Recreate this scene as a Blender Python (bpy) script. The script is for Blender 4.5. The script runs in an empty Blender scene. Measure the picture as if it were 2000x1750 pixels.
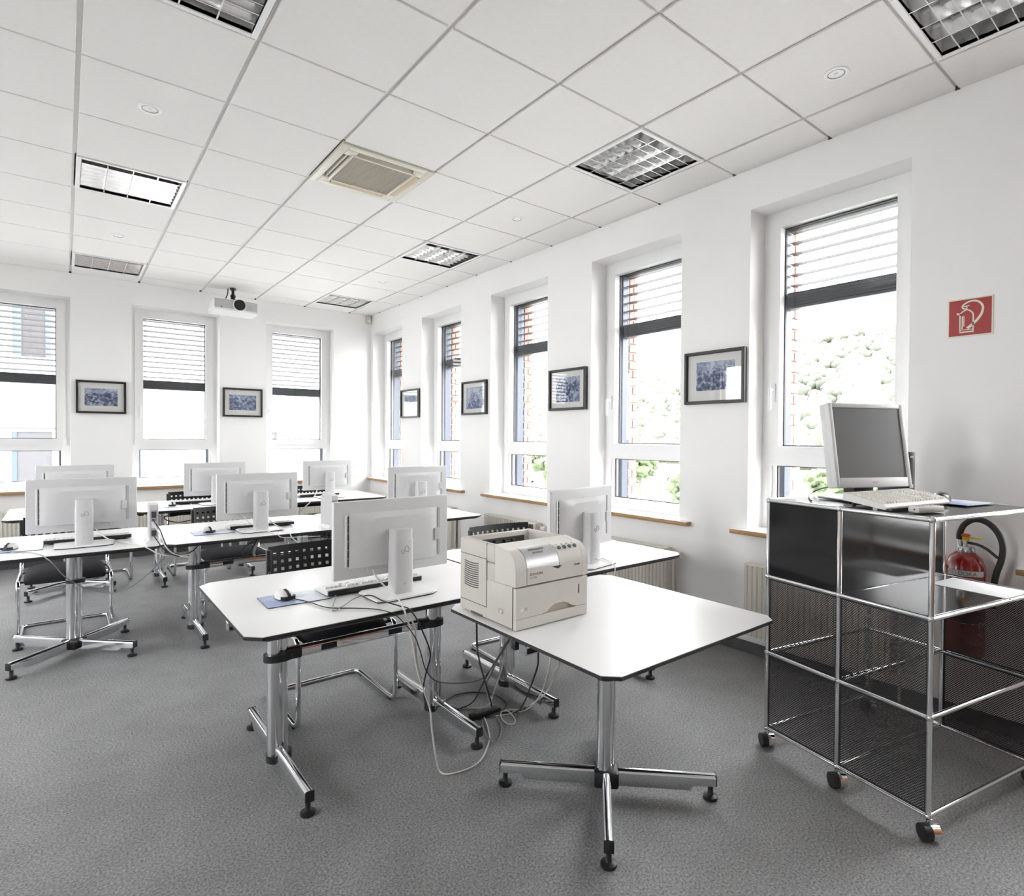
import bpy, bmesh, math, random
from mathutils import Vector, Matrix

random.seed(7)
scene = bpy.context.scene
COL = scene.collection
PI = math.pi

# ---------------------------------------------------------------- camera
cam_d = bpy.data.cameras.new('camera')
cam = bpy.data.objects.new('camera', cam_d)
COL.objects.link(cam)
scene.camera = cam
YAW, PITCH, ROLL = 0.681265, -0.013491, 0.006382
fw = Vector((math.sin(YAW) * math.cos(PITCH), math.cos(YAW) * math.cos(PITCH), math.sin(PITCH)))
rt = Vector((math.cos(YAW), -math.sin(YAW), 0))
up = rt.cross(fw)
rt2 = math.cos(ROLL) * rt + math.sin(ROLL) * up
up2 = -math.sin(ROLL) * rt + math.cos(ROLL) * up
cam.matrix_world = Matrix(((rt2.x, up2.x, -fw.x, -3.18334), (rt2.y, up2.y, -fw.y, -0.94104),
                           (rt2.z, up2.z, -fw.z, 1.41313), (0, 0, 0, 1)))
cam_d.sensor_width = 36.0
cam_d.sensor_fit = 'HORIZONTAL'
cam_d.lens = 36.0 * 1129.05 / 2000.0
cam_d.shift_x = (1000 - 1040.45) / 2000.0
cam_d.shift_y = (869.87 - 875) / 2000.0
cam_d.clip_start = 0.02
cam_d.clip_end = 2000

# ---------------------------------------------------------------- world: even overcast sky
world = bpy.data.worlds.new('overcast_sky')
scene.world = world
world.use_nodes = True
wn = world.node_tree.nodes
wn['Background'].inputs['Color'].default_value = (0.985, 0.99, 1.0, 1)
wn['Background'].inputs['Strength'].default_value = 11.0

# ---------------------------------------------------------------- view
scene.view_settings.view_transform = 'Standard'
scene.view_settings.look = 'None'
scene.view_settings.gamma = 1
scene.view_settings.use_curve_mapping = False
scene.view_settings.exposure = 1.06
scene.cycles.max_bounces = 9
scene.cycles.diffuse_bounces = 6
scene.cycles.glossy_bounces = 5
scene.cycles.adaptive_threshold = 0.02
scene.cycles.transparent_max_bounces = 24
scene.cycles.caustics_reflective = False
scene.cycles.caustics_refractive = False
scene.cycles.sample_clamp_indirect = 8.0

# room numbers (metres)
H = 3.184          # ceiling height
XW = 0.33          # right wall plane
YW = 7.19          # back wall plane
XL = -6.0          # left wall
YN = -3.4          # wall behind the camera
T = 0.625          # ceiling module

# daylight portals guide the sky light through the window openings (they emit nothing)
def portal(name, loc, rot, sx, sz):
    d = bpy.data.lights.new(name, 'AREA')
    d.shape = 'RECTANGLE'; d.size = sx; d.size_y = sz
    d.cycles.is_portal = True
    o = bpy.data.objects.new(name, d)
    o.location = loc; o.rotation_euler = rot
    COL.objects.link(o)

WY = [0.665, 2.14, 3.647, 5.167, 6.645, -0.835, -2.335]  # last window, behind the camera, is unseen and added for fill daylight
WX = [-3.58, -2.117, -0.662, -5.04]
LY = [1.2, 3.2, 5.2]     # left-wall windows, out of view, added to brighten the room
for wy in WY:
    portal('window_portal', (XW + 0.50, wy, 1.88), (0, PI / 2, 0), 2.2, 0.95)
for wx in WX:
    portal('window_portal', (wx, YW + 0.50, 1.88), (-PI / 2, 0, 0), 0.95, 2.2)
for ly in LY:
    portal('window_portal', (XL - 0.50, ly, 1.88), (0, -PI / 2, 0), 2.2, 0.95)

# ================================================================ materials
MATS = {}
def nd(nt, t, **k):
    n = nt.nodes.new(t)
    for a, b in k.items():
        setattr(n, a, b)
    return n

def mat(name, col, rough=0.5, metal=0.0, var=0.0, vscale=30.0, bump=0.0, bscale=200.0, spec=0.5, coat=0.0, stretch=None):
    m = bpy.data.materials.new(name)
    m.use_nodes = True
    nt = m.node_tree
    b = nt.nodes['Principled BSDF']
    b.inputs['Roughness'].default_value = rough
    b.inputs['Metallic'].default_value = metal
    b.inputs['Specular IOR Level'].default_value = spec
    b.inputs['Coat Weight'].default_value = coat
    b.inputs['Coat Roughness'].default_value = 0.05
    tc = nd(nt, 'ShaderNodeTexCoord')
    src = tc.outputs['Object']
    if stretch:
        mp = nd(nt, 'ShaderNodeMapping')
        mp.inputs['Scale'].default_value = stretch
        nt.links.new(src, mp.inputs['Vector']); src = mp.outputs['Vector']
    nz = nd(nt, 'ShaderNodeTexNoise')
    nz.inputs['Scale'].default_value = vscale
    nz.inputs['Detail'].default_value = 3
    nt.links.new(src, nz.inputs['Vector'])
    rp = nd(nt, 'ShaderNodeValToRGB')
    rp.color_ramp.elements[0].position = 0.3
    rp.color_ramp.elements[1].position = 0.7
    rp.color_ramp.elements[0].color = tuple(c * (1 - var) for c in col) + (1,)
    rp.color_ramp.elements[1].color = tuple(min(1, c * (1 + var)) for c in col) + (1,)
    nt.links.new(nz.outputs['Fac'], rp.inputs['Fac'])
    nt.links.new(rp.outputs['Color'], b.inputs['Base Color'])
    if bump:
        n2 = nd(nt, 'ShaderNodeTexNoise')
        n2.inputs['Scale'].default_value = bscale
        nt.links.new(src, n2.inputs['Vector'])
        bp = nd(nt, 'ShaderNodeBump')
        bp.inputs['Strength'].default_value = bump
        bp.inputs['Distance'].default_value = 0.002
        nt.links.new(n2.outputs['Fac'], bp.inputs['Height'])
        nt.links.new(bp.outputs['Normal'], b.inputs['Normal'])
    MATS[name] = m
    return m

mat('plaster', (0.865, 0.862, 0.855), 0.85, var=0.01, vscale=3, bump=0.12, bscale=260, spec=0.2)
mat('tile', (0.80, 0.792, 0.775), 0.9, var=0.012, vscale=40, bump=0.1, bscale=500, spec=0.1)
mat('tile_grid', (0.80, 0.79, 0.77), 0.6, var=0.03)
mat('frame_white', (0.82, 0.82, 0.82), 0.35, var=0.01)
mat('gasket', (0.03, 0.03, 0.035), 0.6)
mat('sill_white', (0.85, 0.85, 0.85), 0.3, var=0.01)
mat('oak', (0.42, 0.24, 0.10), 0.5, var=0.25, vscale=18, stretch=(1, 1, 12))
mat('brick', (0.24, 0.125, 0.105), 0.9, var=0.2, vscale=12, bump=0.3, bscale=120)
mat('mortar', (0.20, 0.19, 0.18), 0.95, var=0.1)
mat('guide_metal', (0.035, 0.045, 0.065), 0.4, metal=0.3, var=0.1)
mat('slat_metal', (0.035, 0.037, 0.042), 0.45, metal=0.2, var=0.03)
mat('stack_metal', (0.085, 0.09, 0.10), 0.45, metal=0.2, var=0.15, vscale=40, stretch=(0.2, 1, 30))
mat('base_grey', (0.09, 0.09, 0.095), 0.6, var=0.15)
mat('radiator', (0.74, 0.71, 0.64), 0.45, var=0.02)
mat('laminate', (0.765, 0.765, 0.765), 0.32, var=0.008, vscale=5)
mat('black_edge', (0.018, 0.018, 0.02), 0.5, var=0.2)
mat('chrome', (0.78, 0.79, 0.81), 0.09, metal=1.0, var=0.02)
mat('satin_steel', (0.55, 0.56, 0.58), 0.25, metal=1.0, var=0.03)
mat('black_plastic', (0.016, 0.016, 0.018), 0.4, var=0.2)
mat('black_fabric', (0.018, 0.018, 0.022), 0.95, var=0.3, vscale=300, bump=0.3, bscale=700)
mat('white_plastic', (0.615, 0.615, 0.625), 0.45, var=0.012, bump=0.05, bscale=900)
mat('white_gloss', (0.80, 0.80, 0.80), 0.3, var=0.01)
mat('logo_grey', (0.30, 0.30, 0.32), 0.4)
mat('grey_plastic', (0.45, 0.45, 0.46), 0.45, var=0.03)
mat('screen_off', (0.035, 0.035, 0.037), 0.42, spec=0.6, var=0.05)
mat('silver_plastic', (0.66, 0.66, 0.665), 0.4, var=0.01)
mat('beige', (0.575, 0.548, 0.505), 0.5, var=0.015, bump=0.08, bscale=700)
mat('beige_light', (0.635, 0.615, 0.575), 0.42, var=0.012)
mat('silver_panel', (0.52, 0.52, 0.53), 0.32, metal=0.6, var=0.02)
mat('seam_dark', (0.10, 0.095, 0.09), 0.8)
mat('button_green', (0.09, 0.12, 0.12), 0.4, var=0.05)
mat('dark_grey', (0.05, 0.05, 0.053), 0.35, var=0.05)
mat('ink', (0.05, 0.05, 0.055), 0.6)
mat('ink_red', (0.55, 0.10, 0.04), 0.6)
mat('key_ivory', (0.72, 0.70, 0.66), 0.5, var=0.03)
mat('key_case', (0.70, 0.69, 0.66), 0.5, var=0.01)
mat('shelf_black', (0.009, 0.009, 0.010), 0.13, spec=0.38, var=0.1)
mat('perf_black', (0.010, 0.010, 0.011), 0.55, var=0.1)
mat('ext_red', (0.25, 0.006, 0.005), 0.2, var=0.05, coat=0.5)
mat('label_dark', (0.11, 0.006, 0.008), 0.4, var=0.03)
mat('label_silver', (0.62, 0.62, 0.63), 0.3)
mat('label_line', (0.72, 0.45, 0.45), 0.5)
mat('hose_rubber', (0.015, 0.016, 0.017), 0.55, var=0.15)
mat('yellow_plastic', (0.75, 0.55, 0.03), 0.4)
mat('orange_red', (0.65, 0.10, 0.03), 0.4)
mat('sign_red', (0.34, 0.012, 0.012), 0.45, var=0.02)
mat('sign_cream', (0.74, 0.71, 0.58), 0.5, var=0.02)
mat('frame_black', (0.014, 0.013, 0.013), 0.4, var=0.3)
mat('mat_board', (0.68, 0.68, 0.66), 0.9, var=0.01)
mat('ac_cream', (0.66, 0.63, 0.55), 0.4, var=0.02)
mat('ac_grille', (0.42, 0.39, 0.32), 0.7, var=0.12, vscale=400)
mat('ac_dark', (0.035, 0.03, 0.022), 0.7)
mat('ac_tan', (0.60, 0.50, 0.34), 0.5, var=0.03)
mat('mirror_alu', (0.86, 0.86, 0.86), 0.16, metal=1.0, var=0.02)
mat('reflector_alu', (0.88, 0.88, 0.87), 0.5, metal=0.0, var=0.02)
mat('lens_black', (0.012, 0.012, 0.013), 0.7)
mat('screen_matte', (0.05, 0.05, 0.052), 0.34, spec=1.0, var=0.03)
mat('tube_glass', (0.85, 0.85, 0.82), 0.3)
mat('cable_white', (0.66, 0.65, 0.62), 0.5, var=0.03)
mat('cable_black', (0.015, 0.015, 0.016), 0.5, var=0.1)
mat('cable_grey', (0.28, 0.28, 0.28), 0.5, var=0.05)
mat('paper', (0.85, 0.85, 0.86), 0.8, var=0.01)
mat('door_wood', (0.30, 0.13, 0.045), 0.4, var=0.25, vscale=10, stretch=(8, 8, 0.6))
mat('facade_white', (0.60, 0.60, 0.60), 0.9, var=0.02)
mat('shutter_blue', (0.028, 0.045, 0.085), 0.6, var=0.1)
mat('curtain_grey', (0.026, 0.025, 0.027), 0.8, var=0.3, vscale=8, stretch=(6, 1, 0.4))
mat('panel_grey', (0.042, 0.042, 0.046), 0.7, var=0.15, vscale=6, stretch=(10, 1, 0.2))
mat('leaf', (0.072, 0.10, 0.045), 0.8, var=0.4, vscale=3)
mat('leaf_far', (0.055, 0.062, 0.047), 0.95, var=0.25, vscale=0.15)
mat('bark', (0.12, 0.09, 0.06), 0.9, var=0.3)
mat('asphalt', (0.36, 0.36, 0.35), 0.9, var=0.1, vscale=2)
mat('lawn', (0.085, 0.098, 0.07), 0.95, var=0.3, vscale=1)
mat('car_white', (0.75, 0.76, 0.78), 0.25, var=0.01, coat=0.5)
mat('car_glass', (0.10, 0.12, 0.14), 0.1)
mat('tyre', (0.02, 0.02, 0.02), 0.8)
mat('lamp_steel', (0.20, 0.24, 0.30), 0.5, metal=0.5)

def carpet_mat():
    m = bpy.data.materials.new('carpet'); m.use_nodes = True
    nt = m.node_tree; b = nt.nodes['Principled BSDF']
    b.inputs['Roughness'].default_value = 0.55
    b.inputs['Specular IOR Level'].default_value = 0.5
    tc = nd(nt, 'ShaderNodeTexCoord')
    n1 = nd(nt, 'ShaderNodeTexNoise'); n1.inputs['Scale'].default_value = 120; n1.inputs['Detail'].default_value = 4
    n1.inputs['Roughness'].default_value = 0.75
    n2 = nd(nt, 'ShaderNodeTexNoise'); n2.inputs['Scale'].default_value = 5; n2.inputs['Detail'].default_value = 4
    for n in (n1, n2):
        nt.links.new(tc.outputs['Object'], n.inputs['Vector'])
    r1 = nd(nt, 'ShaderNodeValToRGB')
    r1.color_ramp.elements[0].position = 0.33; r1.color_ramp.elements[0].color = (0.095, 0.095, 0.098, 1)
    r1.color_ramp.elements[1].position = 0.68; r1.color_ramp.elements[1].color = (0.44, 0.44, 0.448, 1)
    nt.links.new(n1.outputs['Fac'], r1.inputs['Fac'])
    r2 = nd(nt, 'ShaderNodeValToRGB')
    r2.color_ramp.elements[0].position = 0.35; r2.color_ramp.elements[0].color = (0.86, 0.86, 0.86, 1)
    r2.color_ramp.elements[1].position = 0.65; r2.color_ramp.elements[1].color = (1, 1, 1, 1)
    nt.links.new(n2.outputs['Fac'], r2.inputs['Fac'])
    mx = nd(nt, 'ShaderNodeMix', data_type='RGBA', blend_type='MULTIPLY')
    mx.inputs['Factor'].default_value = 1
    nt.links.new(r1.outputs['Color'], mx.inputs['A']); nt.links.new(r2.outputs['Color'], mx.inputs['B'])
    nt.links.new(mx.outputs['Result'], b.inputs['Base Color'])
    bp = nd(nt, 'ShaderNodeBump'); bp.inputs['Strength'].default_value = 0.35; bp.inputs['Distance'].default_value = 0.003
    nt.links.new(n1.outputs['Fac'], bp.inputs['Height']); nt.links.new(bp.outputs['Normal'], b.inputs['Normal'])
    MATS['carpet'] = m
carpet_mat()

def glass_mat(name, refl_max, tint=(1, 1, 1)):
    m = bpy.data.materials.new(name); m.use_nodes = True
    nt = m.node_tree; nt.nodes.clear()
    out = nd(nt, 'ShaderNodeOutputMaterial')
    tr = nd(nt, 'ShaderNodeBsdfTransparent'); tr.inputs['Color'].default_value = tint + (1,)
    gl = nd(nt, 'ShaderNodeBsdfGlossy'); gl.inputs['Roughness'].default_value = 0.0
    f0 = ((refl_max - 1) / (refl_max + 1)) ** 2     # Schlick reflectance, the same from both sides
    ge = nd(nt, 'ShaderNodeNewGeometry')
    dt = nd(nt, 'ShaderNodeVectorMath', operation='DOT_PRODUCT')
    nt.links.new(ge.outputs['Incoming'], dt.inputs[0]); nt.links.new(ge.outputs['Normal'], dt.inputs[1])
    ab = nd(nt, 'ShaderNodeMath', operation='ABSOLUTE'); nt.links.new(dt.outputs['Value'], ab.inputs[0])
    on = nd(nt, 'ShaderNodeMath', operation='SUBTRACT', use_clamp=True); on.inputs[0].default_value = 1; nt.links.new(ab.outputs[0], on.inputs[1])
    pw = nd(nt, 'ShaderNodeMath', operation='POWER'); nt.links.new(on.outputs[0], pw.inputs[0]); pw.inputs[1].default_value = 5
    fr = nd(nt, 'ShaderNodeMath', operation='MULTIPLY_ADD', use_clamp=True)
    nt.links.new(pw.outputs[0], fr.inputs[0]); fr.inputs[1].default_value = 1 - f0; fr.inputs[2].default_value = f0
    mx = nd(nt, 'ShaderNodeMixShader')
    nt.links.new(fr.outputs[0], mx.inputs['Fac'])
    nt.links.new(tr.outputs['BSDF'], mx.inputs[1]); nt.links.new(gl.outputs['BSDF'], mx.inputs[2])
    nt.links.new(mx.outputs['Shader'], out.inputs['Surface'])
    MATS[name] = m
glass_mat('window_glass', 1.35, (0.95, 0.95, 0.95))
glass_mat('picture_glass', 1.45)

def art_mat(name, seed, horizon, dark, hill=0.0):
    """blue wash painting: pale sky above, darker brushed shapes below; picture coordinates are the object's x (width) and z (height)"""
    m = bpy.data.materials.new(name); m.use_nodes = True
    nt = m.node_tree; b = nt.nodes['Principled BSDF']; b.inputs['Roughness'].default_value = 0.8
    tc = nd(nt, 'ShaderNodeTexCoord')
    mp = nd(nt, 'ShaderNodeMapping'); mp.inputs['Location'].default_value = (seed * 3.1, seed * 1.7, seed)
    nt.links.new(tc.outputs['Object'], mp.inputs['Vector'])
    n1 = nd(nt, 'ShaderNodeTexNoise'); n1.inputs['Scale'].default_value = 26; n1.inputs['Detail'].default_value = 5
    n1.inputs['Distortion'].default_value = 1.4
    n2 = nd(nt, 'ShaderNodeTexNoise'); n2.inputs['Scale'].default_value = 14; n2.inputs['Detail'].default_value = 2
    v = nd(nt, 'ShaderNodeTexVoronoi'); v.inputs['Scale'].default_value = 30
    for n in (n1, n2, v):
        nt.links.new(mp.outputs['Vector'], n.inputs['Vector'])
    sep = nd(nt, 'ShaderNodeSeparateXYZ'); nt.links.new(tc.outputs['Object'], sep.inputs['Vector'])
    def math_(op, a, bb, cl=False):
        k = nd(nt, 'ShaderNodeMath', operation=op, use_clamp=cl)
        for i, s in enumerate((a, bb)):
            if hasattr(s, 'links'): nt.links.new(s, k.inputs[i])
            else: k.inputs[i].default_value = s
        return k.outputs[0]
    ridge = math_('MULTIPLY', math_('SUBTRACT', n2.outputs['Fac'], 0.5), 0.11)
    xx = math_('MULTIPLY', math_('MULTIPLY', sep.outputs['X'], sep.outputs['X']), -hill)
    line = math_('ADD', math_('ADD', ridge, xx), horizon)
    sky = math_('MULTIPLY', math_('SUBTRACT', sep.outputs['Z'], line), 90, True)
    low = math_('ADD', math_('MULTIPLY', n1.outputs['Fac'], 0.85), math_('MULTIPLY', v.outputs['Distance'], 0.35))
    r1 = nd(nt, 'ShaderNodeValToRGB'); cr = r1.color_ramp
    cr.elements[0].position = 0.36; cr.elements[0].color = (0.012 + dark * 0.014, 0.015 + dark * 0.02, 0.04 + dark * 0.04, 1)
    cr.elements[1].position = 0.80; cr.elements[1].color = (0.42, 0.46, 0.56, 1)
    e = cr.elements.new(0.56); e.color = (0.045 + dark * 0.055, 0.065 + dark * 0.07, 0.15 + dark * 0.10, 1)
    nt.links.new(low, r1.inputs['Fac'])
    r2 = nd(nt, 'ShaderNodeValToRGB')
    r2.color_ramp.elements[0].position = 0.35; r2.color_ramp.elements[0].color = (0.14, 0.20, 0.36, 1)
    r2.color_ramp.elements[1].position = 0.65; r2.color_ramp.elements[1].color = (0.50, 0.53, 0.58, 1)
    nt.links.new(n1.outputs['Fac'], r2.inputs['Fac'])
    mx = nd(nt, 'ShaderNodeMix', data_type='RGBA')
    nt.links.new(sky, mx.inputs['Factor'])
    nt.links.new(r1.outputs['Color'], mx.inputs['A']); nt.links.new(r2.outputs['Color'], mx.inputs['B'])
    nt.links.new(mx.outputs['Result'], b.inputs['Base Color'])
    MATS[name] = m
art_mat('art_castle', 1.3, 0.035, 0.15)
art_mat('art_houses', 4.7, 0.05, 0.9, hill=-2)
art_mat('art_village', 8.1, 0.03, 0.0)
art_mat('art_lane', 11.9, 0.06, 0.35)
art_mat('art_mountain', 15.2, 0.06, 1.0, hill=9)
art_mat('art_pale', 21.5, 0.02, 0.6)

def pad_mat():
    m = bpy.data.materials.new('pad_print'); m.use_nodes = True
    nt = m.node_tree; b = nt.nodes['Principled BSDF']; b.inputs['Roughness'].default_value = 0.35
    tc = nd(nt, 'ShaderNodeTexCoord')
    nz = nd(nt, 'ShaderNodeTexNoise'); nz.inputs['Scale'].default_value = 16; nz.inputs['Detail'].default_value = 2
    gr = nd(nt, 'ShaderNodeSeparateXYZ')
    nt.links.new(tc.outputs['Object'], nz.inputs['Vector']); nt.links.new(tc.outputs['Object'], gr.inputs['Vector'])
    ma = nd(nt, 'ShaderNodeMath', operation='MULTIPLY_ADD')
    nt.links.new(gr.outputs['X'], ma.inputs[0]); ma.inputs[1].default_value = 2.2
    nt.links.new(nz.outputs['Fac'], ma.inputs[2])
    rp = nd(nt, 'ShaderNodeValToRGB'); cr = rp.color_ramp
    cr.elements[0].position = 0.22; cr.elements[0].color = (0.28, 0.36, 0.60, 1)
    cr.elements[1].position = 0.66; cr.elements[1].color = (0.66, 0.70, 0.76, 1)
    e = cr.elements.new(0.40); e.color = (0.40, 0.48, 0.70, 1)
    nt.links.new(ma.outputs[0], rp.inputs['Fac']); nt.links.new(rp.outputs['Color'], b.inputs['Base Color'])
    MATS['pad_print'] = m
pad_mat()

# ================================================================ mesh helpers
class MB:
    """collects primitives into one mesh"""
    def __init__(self):
        self.v = []; self.f = []
    def add(self, vs, fs, M=None):
        o = len(self.v)
        self.v += [tuple(M @ Vector(p)) if M else tuple(p) for p in vs]
        self.f += [tuple(i + o for i in f) for f in fs]
        return self
    def box(self, x0, x1, y0, y1, z0, z1, M=None):
        vs = [(x0, y0, z0), (x1, y0, z0), (x1, y1, z0), (x0, y1, z0), (x0, y0, z1), (x1, y0, z1), (x1, y1, z1), (x0, y1, z1)]
        return self.add(vs, [(0, 3, 2, 1), (4, 5, 6, 7), (0, 1, 5, 4), (1, 2, 6, 5), (2, 3, 7, 6), (3, 0, 4, 7)], M)
    def rbox(self, x0, x1, y0, y1, z0, z1, r=0.005, seg=2, M=None):
        bm = bmesh.new()
        bmesh.ops.create_cube(bm, size=1)
        for v in bm.verts:
            v.co = Vector((x0 if v.co.x < 0 else x1, y0 if v.co.y < 0 else y1, z0 if v.co.z < 0 else z1))
        bmesh.ops.bevel(bm, geom=bm.edges[:], offset=r, segments=seg, profile=0.5, affect='EDGES')
        return self.bm(bm, M)
    def bm(self, bm, M=None):
        bm.verts.index_update()
        vs = [v.co.copy() for v in bm.verts]; fs = [[v.index for v in f.verts] for f in bm.faces]
        bm.free()
        return self.add(vs, fs, M)
    def cyl(self, a, b, r0, r1=None, n=16, caps=True):
        r1 = r0 if r1 is None else r1
        a = Vector(a); b = Vector(b); d = (b - a).normalized()
        u = d.orthogonal().normalized(); w = d.cross(u)
        vs = []
        for c, r in ((a, r0), (b, r1)):
            vs += [c + (u * math.cos(2 * PI * i / n) + w * math.sin(2 * PI * i / n)) * r for i in range(n)]
        fs = [(i, (i + 1) % n, n + (i + 1) % n, n + i) for i in range(n)]
        if caps:
            fs += [tuple(range(n - 1, -1, -1)), tuple(range(n, 2 * n))]
        return self.add(vs, fs)
    def lathe(self, prof, c=(0, 0, 0), n=24, M=None, caps=True, loop=False):
        vs = []; fs = []
        for r, z in prof:
            vs += [(c[0] + r * math.cos(2 * PI * i / n), c[1] + r * math.sin(2 * PI * i / n), c[2] + z) for i in range(n)]
        for k in range(len(prof) - 1):
            fs += [(k * n + i, k * n + (i + 1) % n, (k + 1) * n + (i + 1) % n, (k + 1) * n + i) for i in range(n)]
        L = (len(prof) - 1) * n
        if loop: fs += [(L + i, L + (i + 1) % n, (i + 1) % n, i) for i in range(n)]
        elif caps: fs += [tuple(range(n - 1, -1, -1)), tuple(range(L, L + n))]
        return self.add(vs, fs, M)
    def tube(self, pts, r, n=8, closed=False):
        pts = [Vector(p) for p in pts]
        m = len(pts); vs = []
        prev = None
        for i, p in enumerate(pts):
            if closed:
                t = (pts[(i + 1) % m] - pts[i - 1]).normalized()
            else:
                t = (pts[min(i + 1, m - 1)] - pts[max(i - 1, 0)]).normalized()
            u = (t.orthogonal() if prev is None else prev - t * prev.dot(t)).normalized()
            if u.length < 0.5: u = t.orthogonal().normalized()
            prev = u; w = t.cross(u)
            vs += [p + (u * math.cos(2 * PI * k / n) + w * math.sin(2 * PI * k / n)) * r for k in range(n)]
        fs = []
        for i in range(m if closed else m - 1):
            j = (i + 1) % m
            fs += [(i * n + k, i * n + (k + 1) % n, j * n + (k + 1) % n, j * n + k) for k in range(n)]
        if not closed:
            fs += [tuple(range(n - 1, -1, -1)), tuple(range((m - 1) * n, m * n))]
        return self.add(vs, fs)
    def prism(self, poly, a, b, axis='x', M=None):
        """poly: list of 2-D points; extruded from a to b along axis. x: (y,z)  y: (x,z)  z: (x,y)"""
        def P(p, t):
            return {'x': (t, p[0], p[1]), 'y': (p[0], t, p[1]), 'z': (p[0], p[1], t)}[axis]
        n = len(poly)
        vs = [P(p, a) for p in poly] + [P(p, b) for p in poly]
        fs = [tuple(range(n - 1, -1, -1)), tuple(range(n, 2 * n))] + [(i, (i + 1) % n, n + (i + 1) % n, n + i) for i in range(n)]
        return self.add(vs, fs, M)
    def sphere(self, c, r, n=12, sq=(1, 1, 1)):
        prof = [(r * math.sin(PI * k / n), -r * math.cos(PI * k / n)) for k in range(1, n)]
        vs = []; fs = []; m = 2 * n
        for rr, z in prof:
            vs += [(c[0] + sq[0] * rr * math.cos(2 * PI * i / m), c[1] + sq[1] * rr * math.sin(2 * PI * i / m), c[2] + sq[2] * z) for i in range(m)]
        for k in range(len(prof) - 1):
            fs += [(k * m + i, k * m + (i + 1) % m, (k + 1) * m + (i + 1) % m, (k + 1) * m + i) for i in range(m)]
        b0 = len(vs); vs += [(c[0], c[1], c[2] - sq[2] * r), (c[0], c[1], c[2] + sq[2] * r)]
        fs += [(i, b0, (i + 1) % m) [::-1] for i in range(m)]
        L = (len(prof) - 1) * m
        fs += [(L + i, L + (i + 1) % m, b0 + 1) for i in range(m)]
        return self.add(vs, fs)
    def mesh(self, name, m, flat=False, angle=35):
        me = bpy.data.meshes.new(name)
        me.from_pydata([tuple(v) for v in self.v], [], self.f)
        bm = bmesh.new(); bm.from_mesh(me)
        bmesh.ops.recalc_face_normals(bm, faces=bm.faces[:])
        bm.to_mesh(me); bm.free()
        if not flat:
            me.polygons.foreach_set('use_smooth', [True] * len(me.polygons))
            me.set_sharp_from_angle(angle=math.radians(angle))
        if m:
            me.materials.append(MATS[m])
        me.update()
        return me
    def build(self, name, m, parent=None, flat=False, loc=None, rot=None, angle=35):
        return put(name, self.mesh(name, m, flat, angle), parent, loc, rot)

def put(name, me, parent=None, loc=None, rot=None):
    o = bpy.data.objects.new(name, me)
    COL.objects.link(o)
    if parent: o.parent = parent
    if loc: o.location = loc
    if rot: o.rotation_euler = rot
    return o

def tag(o, label, cat, group=None, kind=None):
    o['label'] = label; o['category'] = cat
    if group: o['group'] = group
    if kind: o['kind'] = kind
    return o

def thing(name, label, cat, loc=(0, 0, 0), rz=0.0, group=None, rot=None):
    o = bpy.data.objects.new(name, None)
    o.empty_display_size = 0.05
    COL.objects.link(o)
    o.location = loc
    o.rotation_euler = rot if rot else (0, 0, rz)
    return tag(o, label, cat, group)

def struct(o):
    o['kind'] = 'structure'
    return o

def dup(root, label, loc, rz=0.0, group=None):
    r = root.copy(); COL.objects.link(r)
    r.location = loc; r.rotation_euler = (0, 0, rz); r['label'] = label
    if group: r['group'] = group
    for ch in root.children:
        c = ch.copy(); COL.objects.link(c); c.parent = r
        for g in ch.children:
            d = g.copy(); COL.objects.link(d); d.parent = c
    return r

def spline(pts, k=8, closed=False):
    pts = [Vector(p) for p in pts]; out = []; n = len(pts)
    rng = range(n) if closed else range(n - 1)
    for i in rng:
        if closed:
            p0, p1, p2, p3 = pts[i - 1], pts[i], pts[(i + 1) % n], pts[(i + 2) % n]
        else:
            p0, p1, p2, p3 = pts[max(i - 1, 0)], pts[i], pts[i + 1], pts[min(i + 2, n - 1)]
        for j in range(k):
            t = j / k
            out.append(0.5 * ((2 * p1) + (p2 - p0) * t + (2 * p0 - 5 * p1 + 4 * p2 - p3) * t * t + (3 * p1 - p0 - 3 * p2 + p3) * t ** 3))
    if not closed: out.append(pts[-1])
    return out

def rounded(pts, r, k=5):
    """polyline with rounded corners"""
    pts = [Vector(p) for p in pts]; out = [pts[0]]
    for i in range(1, len(pts) - 1):
        a = (pts[i - 1] - pts[i]); b = (pts[i + 1] - pts[i])
        rr = min(r, a.length * 0.49, b.length * 0.49)
        A = pts[i] + a.normalized() * rr; B = pts[i] + b.normalized() * rr
        for j in range(k + 1):
            t = j / k
            out.append(A * (1 - t) ** 2 + pts[i] * 2 * t * (1 - t) + B * t * t)
    out.append(pts[-1])
    return out

def text_obj(s, size, m, parent, M, name='lettering', align='LEFT', thick=0.0003, sx=1.0):
    cu = bpy.data.curves.new(name, 'FONT'); cu.body = s; cu.size = size; cu.extrude = thick
    cu.align_x = align
    tmp = bpy.data.objects.new(name, cu); COL.objects.link(tmp)
    dg = bpy.context.evaluated_depsgraph_get()
    me = bpy.data.meshes.new_from_object(tmp.evaluated_get(dg))
    bpy.data.objects.remove(tmp)
    me.transform(M @ Matrix.Diagonal((sx, 1, 1, 1)))
    me.materials.clear(); me.materials.append(MATS[m])
    return put(name, me, parent)

# ================================================================ room shell
ZS, ZT = 0.785, 2.92            # underside of sill board, top of window openings
HW = 0.465                      # half width of a window opening
VI, VF, VO = 0.18, 0.25, 0.50   # reveal depth to frame, back of frame, outer face of wall

struct(MB().box(XL, XW + 0.02, YN, YW + 0.02, -0.12, 0.0).build('floor', 'carpet', flat=True))

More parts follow.
